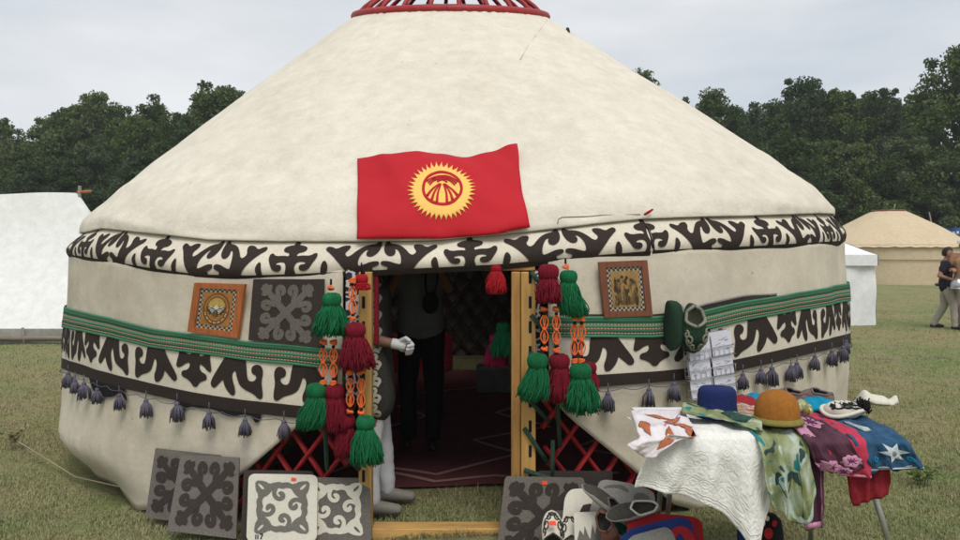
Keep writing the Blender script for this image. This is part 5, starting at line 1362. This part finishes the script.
person((9.40, 14.5, 0), -40, 'person in a tan tunic and white cap at the right edge of the meadow',
    dict(knl=(-.10, .03, .49), anl=(-.11, .16, .09), knr=(.10, -.10, .49), anr=(.11, -.14, .085), ell=(-.25, -.05, 1.13), wrl=(-.16, -.26, 1.15)), 'skin', 'vest_tan', .5, 'trousers_pale', 'shoe_dark', hat='white', scale=1.02, group='people on the grass')

# ------------------------------------------------------------------ things inside the yurt
m, nt, b = new_mat('carpet_maroon'); M['carpet'] = m
n = noise_node(nt, 8, 4, .6); n2 = noise_node(nt, 160, 2, .6)
r = ramp(nt, n.outputs[0], [(.35, (.085, .020, .022)), (.6, (.135, .028, .030))]); g = ramp(nt, n2.outputs[0], [(.3, (.7,)*3), (.7, (1.2,)*3)])
nt.links.new(mixc(nt, 1.0, r.outputs[0], g.outputs[0], 'MULTIPLY'), b.inputs['Base Color']); b.inputs['Roughness'].default_value = .95
M['carpet_line'] = cloth('carpet_pink', (.36, .20, .185), .2, 60, .3, 200)
mb = MB(); gz = lambda x, y: ground_z(x, y)+.022
mb.grid(lambda u, v: Vector((lerp(-1.5, 1.6, u), lerp(4.86+.04*math.sin(u*5), 9.6, v), gz(lerp(-1.5, 1.6, u), lerp(4.86, 9.6, v))+.006*nz(u*7, v*9))), 40, 50, 0)
for i, pth in enumerate(([(-.75, 5.30), (-.30, 4.98), (.10, 5.05), (.45, 4.95), (1.1, 5.1)], [(-.80, 5.42), (-.30, 5.12), (.30, 5.60), (-.05, 6.05), (.60, 6.4), (.15, 7.0), (.7, 7.6)], [(-1.2, 5.1), (-.72, 5.75), (-1.0, 6.3), (-.5, 6.9), (-.9, 7.5)], [(1.3, 5.2), (.75, 5.75), (1.2, 6.3), (.8, 6.9), (1.2, 7.6)], [(-.6, 7.9), (0, 8.3), (.7, 8.0)])):
    mb.flat([stroke([(lerp(a[0], b_[0], q/4), lerp(a[1], b_[1], q/4)) for a, b_ in zip(pth, pth[1:]) for q in range(4)], .022)], lambda u, v: Vector((u, v, gz(u, v)+.006+.001*i+.006*nz((u+1.5)/3.1*7, (v-4.86)/4.74*9))), .2, 1)
tag(mb.build('carpet', ['carpet', 'carpet_line']), 'dark red carpet with pale zigzag lines on the floor inside the yurt', 'carpet')
M['box_grey'] = cloth('grey_box', (.25, .25, .24), .2, 8, .2, 60)
c = Vector((.17, 8.1, .02)); mb = MB(); mb.box(c+Vector((0, 0, .14)), (.42, .34, .28), 0, None, .03); mb.tube([c+Vector((-.12, -.10, .28)), c+Vector((-.09, -.10, .43)), c+Vector((.09, -.10, .43)), c+Vector((.12, -.10, .28))], .015, 8)
tag(mb.build('basket', 'box_grey'), 'grey handled basket standing on the carpet near the back wall', 'basket')
for k, (x, y, s, mt, lb) in enumerate(((-.75, 9.6, .5, 'crimson', 'dark red folded quilt stack against the lattice behind the person in grey'), (1.2, 9.2, .55, 'plum', 'plum folded quilt stack against the back lattice at the right'))):
    mb = MB()
    for i in range(4): mb.grid(lambda u, v: Vector((x+s*math.cos(2*PI*u)*(abs(math.cos(2*PI*u))**-.4 if abs(math.cos(2*PI*u)) > .2 else 1)*.8, y+.3*math.sin(2*PI*u), .03+.11*i+.10*v+.015*math.sin(PI*v))), 30, 4, 0, closeu=True)
    mb.box((x, y, .25), (s*1.3, .42, .46), 0, None, .06)
    tag(mb.build('quilt_stack', mt), lb, 'quilts')

# ------------------------------------------------------------------ neighbouring tents and yurts
M['tent_white'] = canvas('white_canvas', (.80, .81, .79), (.66, .67, .64), .3, True, (1, 1, 1), 1.5, .15); M['tent_white2'] = canvas('white_polyester', (.80, .81, .82), (.68, .69, .70), .35, False, (1, 1, 1), 2, .2)
M['tan'] = canvas('tan_canvas', (.60, .49, .335), (.47, .36, .22), .4, False); M['tan2'] = canvas('pale_tan_canvas', (.66, .53, .36), (.5, .4, .26), .3, False)
M['log'] = wood('weathered_log', (.20, .17, .13), 'X'); M['strip'] = cloth('grey_strip', (.33, .33, .30), .2, 12)
t = thing('ridge_tent', (-9.5, 13.2, 0), 'white canvas ridge tent with a low log along its base, left of the big yurt', 'tent')
RZ, RY = 2.60, 13.6; rx1 = (78-480)/F*RY
def tent_face(u, v, sgn):
    a = Vector((lerp(-15, rx1, u), RY, RZ-.10*math.sin(PI*u*3.2)**2*.4)); b_ = Vector((lerp(-15.6, rx1+1.25, u), RY-sgn*1.15, .22))
    p = a.lerp(b_, v); sag = .16*math.sin(PI*v)*sgn
    p.y += sag*(.6+.4*math.sin(u*9))+.02*nz(u*12, v*4, 2)+.03*math.exp(-((v-.8-.25*math.sin(u*22))/.03)**2)*.4; return p
mb = MB()
for sg in (1, -1): mb.grid(lambda u, v: tent_face(u, v, sg), 70, 18, 0)
mb.grid(lambda u, v: tent_face(1, v, 1).lerp(tent_face(1, v, -1), u)+Vector((.25*math.sin(PI*u)*v, 0, 0)), 10, 18, 0)
mb.build('canvas', 'tent_white', t)
mb = MB(); mb.grid(lambda u, v: Vector((lerp(-15.6, rx1+1.25, u), RY-1.16-.03*math.sin(u*40)*(1-v), lerp(ground_z(-8, 12.4)-.02, .24, v))), 60, 4, 0); mb.build('skirt', 'strip', t)
mb = MB()
for i in range(4): mb.tube([(-15+i*2.2, RY-1.25, .06+.01*i), (-12.9+i*2.2, RY-1.26, .09)], .045, 8)
mb.build('base_log', 'log', t)
for x in (-9.9, -8.35, -7.55): MB().tube([(x+.05, RY-1.3, -.02), (x-.03, RY-1.22, .26)], .022, 7).build('peg', 'log', t)
MB().tube([(rx1+.03, RY, .0), (rx1+.03, RY, RZ+.12)], .03, 8).build('pole', 'log', t); MB().tube([(rx1-.02, RY, RZ+.0), (rx1+.24, RY, RZ+.02)], .025, 8).build('ridge_pole', 'frame_orange', t)
# small white pavilion behind the right edge of the yurt
t = thing('pavilion', (6.65, 16.2, 0), 'small white pavilion tent with closed walls, right behind the big yurt', 'tent')
PC = [Vector((5.1, 15.0, 0)), Vector((8.13, 15.35, 0)), Vector((7.9, 18.2, 0)), Vector((4.9, 17.9, 0))]; ez = 1.43; ap = Vector((6.5, 16.6, 2.55))
for k in range(4):
    a, b_ = PC[k], PC[(k+1) % 4]; o_ = (a-b_).cross(Vector((0, 0, 1))).normalized()
    mb = MB(); mb.grid(lambda u, v: a.lerp(b_, u)+Vector((0, 0, lerp(.0, ez, v)))+o_*(-.015*math.sin(u*26+1.3*math.sin(v*5))*(1-.3*v)+.03*nz(u*5, v*3, k)), 40, 14, 0); mb.build('wall', 'tent_white2', t)
    mb = MB(); mb.grid(lambda u, v: (a.lerp(b_, u)+Vector((0, 0, ez+.02))-o_*.06).lerp(ap, v)+Vector((0, 0, -.10*math.sin(PI*v)+.01*nz(u*8, v*6))), 24, 14, 0)
    mb.grid(lambda u, v: a.lerp(b_, u)-o_*(.07+.012*math.sin(u*30))+Vector((0, 0, lerp(ez-.20, ez+.022, v))), 40, 3, 0); mb.build('roof', 'tent_white2', t)
def far_yurt(c, R, ez, tz, tr, mat, label, crown_m='frame_brown'):
    t = thing('yurt', c, label, 'yurt'); c = Vector(c)
    mb = MB(); mb.grid(lambda u, v: c+Vector(((R+.04*nz(math.cos(2*PI*u)*4, math.sin(2*PI*u)*4, v*4))*math.cos(2*PI*u), R*math.sin(2*PI*u), lerp(-.03, ez, v))), 90, 12, 0, closeu=True); mb.build('wall', mat, t)
    def rf(u, v):
        r = lerp(R+.12, tr, v); a = 2*PI*u
        return c+Vector((r*math.cos(a), r*math.sin(a), lerp(ez-.12, tz, v)+.10*math.sin(PI*v)+.02*math.sin(a*40)*(v < .02)+.02*nz(math.cos(a)*5, math.sin(a)*5, v*5)))
    mb = MB(); mb.grid(rf, 110, 16, 0, closeu=True); mb.lathe(c+Vector((0, 0, tz-.02)), [(tr, 0), (tr*.5, .08), (.001, .12)], 40, 0); mb.build('roof', mat, t)
    mb = MB(); mb.tube([c+Vector((tr*math.cos(2*PI*i/40), tr*math.sin(2*PI*i/40), tz+.03)) for i in range(41)], .034, 8, cap=False); mb.build('crown_hoop', crown_m, t)
    mb = MB(); mb.tube([c+Vector(((R+.05)*math.cos(2*PI*i/60), (R+.05)*math.sin(2*PI*i/60), ez*.62)) for i in range(61)], .02, 5, cap=False); mb.build('girth_rope', 'rope', t)
    return t
t = far_yurt((19.9, 36.4, 0), 3.50, 1.80, 3.42, .74, 'tan', 'tan canvas yurt in the meadow with a thin red crown ring')
MB().tube([Vector((19.95, 36, 3.42)), Vector((20.0, 36, 3.77))], .03, 6).build('pole', 'log', t)
far_yurt((24.2, 43.5, 0), 3.6, 1.85, 3.35, .75, 'tan2', 'pale yurt mostly hidden behind the tan canvas yurt')
c = Vector((20.9, 32.3, 0)); mb = MB()
for k in range(26): mb.ball(c+Vector((rnd.uniform(-1.3, 1.3), rnd.uniform(-.15, .2), .06)), rnd.uniform(.06, .16), k % 2, 8, 1.6, 1, .7, .3, k)
tag(mb.build('rope_heap', ['grey_dark', 'rope']), 'dark heap of ropes and bundles at the foot of the tan yurt', 'heap')
MB().tube([(24.5, 40.0, 0), (24.42, 40.0, 1.8), (24.05, 40.0, 3.58)], [.06, .06, .03], 7).build('pole', 'log', None)
tag(bpy.data.objects['pole.002'] if 'pole.002' in bpy.data.objects else COL.objects[-1], 'slim leaning wooden pole rising behind the tan yurt', 'pole')
M['banner'] = cloth('blue_banner', (.035, .13, .42), .1, 3, .1); M['hut'] = cloth('brown_hut', (.16, .12, .09), .2, 3)
t = thing('banner', (30.5, 46, 0), 'long blue banner with white lettering strung beyond the yurts at the right edge', 'banner')
mb = MB(); mb.grid(lambda u, v: Vector((lerp(27.5, 36, u), 46+.05*math.sin(u*20), lerp(2.28, 2.95, v)-.05*math.sin(PI*u))), 40, 3, 0)
rr = random.Random(6)
for i in range(24):
    x = 28.6+i*.26; h = rr.uniform(.16, .26); mb.box((x, 45.94, 2.60), (rr.uniform(.08, .16), .02, h), 1, None, 0)
for i in range(14):
    x = 28.7+i*.45; mb.box((x+.06, 45.93, 2.55), (.16, .02, .05), 1, None, 0)
mb.build('sheet', ['banner', 'white'], t)
for x in (27.5, 31.7, 36): MB().tube([(x, 46.1, 0), (x, 46.1, 3.0)], .05, 7).build('post', 'log', t)
mb = MB(); mb.grid(lambda u, v: Vector((lerp(27, 40, u), 47.5, lerp(0, 2.0+.2*nz(u*9), v))), 30, 3, 0); mb.grid(lambda u, v: Vector((lerp(27, 40, u), lerp(47.5, 49.5, v), 2.0+.5*v)), 30, 2, 0)
tag(mb.build('shelter', 'hut'), 'low brown shelter behind the blue banner', 'shelter')

# ------------------------------------------------------------------ guy rope, weeds
mb = MB(); P = [Vector((-1.98, 4.62, .03)), Vector((-2.9, 5.35, ground_z(-2.9, 5.35)+.05)), at(14, 439, 6.05), Vector((-4.6, 6.75, ground_z(-4.6, 6.75)+.02))]
pts = [P[0].lerp(P[1], i/6) for i in range(6)]+[P[1].lerp(P[2], i/6) for i in range(6)]+[P[2].lerp(P[3], i/5) for i in range(6)]
mb.tube(pts, .005, 6); bead_ = at(14, 438, 6.05); mb.ball(bead_, .035, 0, 8, wob=.5)
tag(mb.build('guy_rope', 'rope'), 'thin knotted guy rope running over the grass to the left foot of the yurt', 'rope')
M['weed'] = cloth('weed_leaf', (.075, .115, .03), .35, 20, .2); M['weed_dry'] = cloth('dry_weed', (.26, .22, .12), .3, 20, .2)
def weed(loc, h, n, mat, label, seed, leafy=True):
    rr = random.Random(seed); mb = MB(); L0 = Vector(loc)
    for k in range(n):
        a = 2*PI*rr.random(); l = h*rr.uniform(.6, 1.05); q = Vector((math.cos(a), math.sin(a), 0))*rr.uniform(.15, .6)
        pts = [L0+q*.05+(q*l*t*t+Vector((0, 0, l*t*(1-.2*t)))) for t in [i/6 for i in range(7)]]
        mb.tube(pts, [.0035*(1-.1*i) for i in range(7)], 4)
        for i in range(2, 7):
            if not leafy: break
            d_ = Vector((rr.uniform(-1, 1), rr.uniform(-1, 1), rr.uniform(-.1, .6))).normalized(); s_ = d_.orthogonal().normalized(); ll = rr.uniform(.03, .06)
            p0 = pts[i]; mb.add([p0, p0+d_*ll*.5+s_*ll*.22, p0+d_*ll, p0+d_*ll*.5-s_*ll*.22], [(0, 1, 2, 3)])
    tag(mb.build('weed', mat), label, 'weed')
weed((-3.74, 6.0, 0), .16, 9, 'weed_dry', 'small dry weed standing by the knot of the guy rope', 3)
weed((2.62, 5.1, 0), .30, 9, 'weed', 'leafy green weed growing just beyond the right end of the table', 5)
weed((2.9, 4.9, 0), .16, 9, 'weed', 'low green weed in the grass right of the table', 6)
weed((2.75, 3.9, 0), .10, 14, 'weed_dry', 'straw tuft lying in the grass at the lower right', 8, False)
weed((5.6, 11.4, 0), .22, 10, 'weed', 'green weed tuft standing in the open meadow on the right', 9)

# ------------------------------------------------------------------ trees
def leafmat(name, c):
    m, nt, b = new_mat(name)
    n = noise_node(nt, .9, 3, .6); n2 = noise_node(nt, 9, 2, .5)
    r = ramp(nt, n.outputs[0], [(.3, tuple(x*.65 for x in c)), (.7, tuple(x*1.35 for x in c))]); g = ramp(nt, n2.outputs[0], [(.3, (.75,)*3), (.7, (1.2,)*3)])
    col = mixc(nt, 1.0, r.outputs[0], g.outputs[0], 'MULTIPLY')
    oi = N(nt, 'ShaderNodeObjectInfo'); vr = ramp(nt, oi.outputs['Random'], [(0, (.72, .78, .85)), (.35, (.95, 1.0, .9)), (.7, (1.15, 1.2, .85)), (1, (1.35, 1.3, 1.15))])
    col = mixc(nt, 1.0, col, vr.outputs[0], 'MULTIPLY'); nt.links.new(col, b.inputs['Base Color']); b.inputs['Roughness'].default_value = .6
    b.inputs['Specular IOR Level'].default_value = .08
    tr = N(nt, 'ShaderNodeBsdfTranslucent'); nt.links.new(col, tr.inputs[0]); mx = N(nt, 'ShaderNodeMixShader'); mx.inputs[0].default_value = .25
    out = nt.nodes['Material Output']; nt.links.new(b.outputs[0], mx.inputs[1]); nt.links.new(tr.outputs[0], mx.inputs[2]); nt.links.new(mx.outputs[0], out.inputs[0]); return m
M['leaf_a'] = leafmat('leaf_dark', (.066, .10, .038)); M['leaf_b'] = leafmat('leaf_mid', (.088, .125, .050)); M['leaf_c'] = leafmat('leaf_grey', (.118, .148, .082))
M['bark'] = cloth('bark', (.06, .05, .04), .3, 6, .6, 20)
def tree(kind, seed, H=14.0):
    """unit tree H metres tall: trunk with limbs, crown of many leaf-sized faces in clumps"""
    rr = np.random.default_rng(seed); t = thing('tree', (0, 0, 0), 'x', 'tree')
    tall = kind == 'tall'; bush = kind == 'bush'; con = kind == 'conifer'
    mb = MB(); nk = 9
    tp = [Vector((.25*math.sin(i*.9+seed), .25*math.cos(i*1.3+seed), H*.92*i/nk)) for i in range(nk+1)]
    mb.tube(tp, [.26*(1-i/nk)**.8+.02 for i in range(nk+1)], 8)
    cl = []
    nl = 46 if not bush else 34
    for k in range(nl):
        f = (k+.5)/nl; z = H*(lerp(.10, .97, f) if not bush else lerp(.08, .95, f)); a = k*2.4+rr.uniform(-.5, .5)
        prof = (math.sin(PI*min(1, (f*.86+.12)))**.65)
        if con: prof = (1-f)*1.05+.06
        wd = H*(.20 if tall else .27 if not con else .20)*prof*rr.uniform(.55, 1.12)
        if bush: wd = H*.42*math.sin(PI*(.25+.68*f))*rr.uniform(.6, 1.1)
        p = Vector((wd*math.cos(a), wd*math.sin(a), z+rr.uniform(-.3, .4)))
        cl.append((p, H*rr.uniform(.050, .085)*(.7 if con else 1)*(.75 if f > .85 else 1)))
        if k % 3 == 0: b0 = tp[min(nk, max(1, int(f*nk*.9)))]; mb.tube([b0, b0.lerp(p, .5)+Vector((0, 0, -.1)), p], [.07, .045, .02], 5)
        if f > .45 and rr.random() < .7:
            q = p*1.0; q.z += H*rr.uniform(.03, .07); q.x *= rr.uniform(.7, 1.1); cl.append((q, H*rr.uniform(.022, .038)))
        if rr.random() < .8:
            wd2 = wd*rr.uniform(.2, .65); a2 = a+rr.uniform(1.2, 4.5); cl.append((Vector((wd2*math.cos(a2), wd2*math.sin(a2), z+rr.uniform(-.5, .3))), H*rr.uniform(.055, .085)))
    mb.build('trunk', 'bark', t)
    vs = []; ms = []
    for p, r in cl:
        n = int(270*(r/.95)**1.6)+60; mi = int(rr.choice([0, 0, 1, 1, 1, 2]))
        g = rr.normal(size=(n, 3)); g /= np.linalg.norm(g, axis=1)[:, None]; g *= (rr.random(n)**.5)[:, None]*np.array([1.15, 1.15, .85])*r
        c = g+np.array(p); d1 = rr.normal(size=(n, 3)); d1[:, 2] -= .3; d1 /= np.linalg.norm(d1, axis=1)[:, None]
        d2 = np.cross(d1, rr.normal(size=(n, 3))); d2 /= np.linalg.norm(d2, axis=1)[:, None]
        s = (rr.uniform(.07, .17, n)*H/14)[:, None]
        q = np.stack([c-d1*s, c+d2*s*.62, c+d1*s, c-d2*s*.62], axis=1); vs.append(q.reshape(-1, 3)); ms += [mi]*n
    vs = np.concatenate(vs); nq = len(vs)//4
    mb = MB(); mb.v = [tuple(x) for x in vs]; mb.f = [(4*i, 4*i+1, 4*i+2, 4*i+3) for i in range(nq)]; mb.m = ms; mb.uv = [(0, 0)]*len(vs)
    mb.build('crown', ['leaf_a', 'leaf_b', 'leaf_c'], t, smooth_=False); return t
protos = {}
for kind, ns in (('broad', 4), ('tall', 3), ('bush', 2), ('conifer', 1)):
    protos[kind] = [tree(kind, 40+i*7+len(kind)) for i in range(ns)]
used = set(); trr = random.Random(21)
def place_tree(kind, px, top, d, label, group, wide=1.0):
    pr = trr.choice(protos[kind]); H = EYE-(top-HZ)/F*d
    o = pr if pr.name not in used else copy_tree(pr)
    used.add(pr.name); o.location = ((px-480)/F*d, d, -.05); s = H/14.0*.965
    o.scale = (s*wide, s*wide, s); o.rotation_euler = (0, 0, trr.uniform(0, 6.28)); o['label'] = label; o['category'] = 'tree'; o['group'] = group
LG = 'trees behind the white ridge tent'; RG = 'trees behind the right-hand yurts'
L1 = 'dark leafy tree in the dense row behind the white ridge tent'; L2 = 'dark leafy tree in the dense row behind the yurts on the right'
for px, top, k in ((-75, 110, 'broad'), (-35, 122, 'broad'), (4, 116, 'broad'), (28, 138, 'tall'), (48, 112, 'broad'), (70, 101, 'tall'), (93, 87, 'broad'), (118, 100, 'broad'), (136, 112, 'tall'), (154, 97, 'tall'), (175, 110, 'broad'), (192, 113, 'tall')):
    place_tree(k, px, top, trr.uniform(54, 60), L1, LG, 1.0 if k == 'tall' else .8)
place_tree('tall', 211, 84, 57, 'tall tree with a double top standing highest left of the yurt roof', LG, 1.05)
place_tree('tall', 226, 82, 58.5, 'tall narrow tree touching the left slope of the yurt roof', LG, 1.0)
place_tree('broad', 250, 96, 60, L1, LG, .8)
for px, top, k in ((668, 92, 'tall'), (690, 101, 'broad'), (735, 101, 'broad'), (757, 103, 'tall'), (778, 96, 'broad'), (822, 88, 'broad'), (842, 84, 'tall'), (862, 92, 'tall'), (884, 86, 'broad'), (906, 97, 'tall'), (925, 102, 'broad')):
    place_tree(k, px, top, trr.uniform(56, 62), L2, RG, 1.0 if k == 'tall' else .8)
place_tree('conifer', 641, 67, 62, 'dark pointed tree top just above the right slope of the yurt roof', RG)
place_tree('conifer', 712, 86, 60, 'pointed conifer standing between rounder trees right of the roof', RG, 1.1)
place_tree('broad', 801, 74, 58, 'highest rounded tree in the middle of the right-hand row', RG, .9)
place_tree('broad', 961, 42, 50, 'tallest tree at the right edge of the picture', RG, .9)
place_tree('broad', 1010, 60, 52, L2, RG, .9)
place_tree('broad', 1060, 80, 55, L2, RG, .9)
for i, px in enumerate(list(range(-90, 290, 38))): place_tree(trr.choice(['broad', 'bush']), px+trr.uniform(-8, 8), trr.uniform(135, 170), trr.uniform(44, 49), 'lower bushy tree in front of the taller row on the left', LG, 1.15)
for i, px in enumerate(list(range(640, 1080, 36))): place_tree(trr.choice(['broad', 'bush']), px+trr.uniform(-8, 8), trr.uniform(128, 165), trr.uniform(47, 51), 'lower bushy tree in front of the taller row on the right', RG, 1.15)
for i, px in enumerate(list(range(-80, 270, 50))): place_tree('bush', px, trr.uniform(198, 212), trr.uniform(39, 42), 'low dark shrub at the foot of the trees on the left', LG, 1.7)
for i, px in enumerate(list(range(660, 1080, 42))): place_tree('bush', px, trr.uniform(192, 208), trr.uniform(51.5, 53), 'low dark shrub at the foot of the trees on the right', RG, 1.7)
for k in protos:
    for o in protos[k]:
        if o.name not in used:
            for ch in list(o.children): bpy.data.objects.remove(ch)
            bpy.data.objects.remove(o)

# ------------------------------------------------------------------ added thin volume that lightens and softens the dark trees
hm = bpy.data.materials.new('lightening_volume'); hm.use_nodes = True; nt = hm.node_tree
nt.nodes.remove(nt.nodes['Principled BSDF']); pv = N(nt, 'ShaderNodeVolumePrincipled'); pv.inputs['Color'].default_value = (.92, .95, 1, 1); pv.inputs['Density'].default_value = .0007
nt.links.new(pv.outputs[0], nt.nodes['Material Output'].inputs['Volume'])
mb = MB(); mb.box((0, 200, 12), (960, 1010, 27)); tag(mb.build('lightening_volume', hm, smooth_=False), 'added thin pale volume over the whole meadow that lightens the distant trees', 'lightening_volume', None, 'stuff')
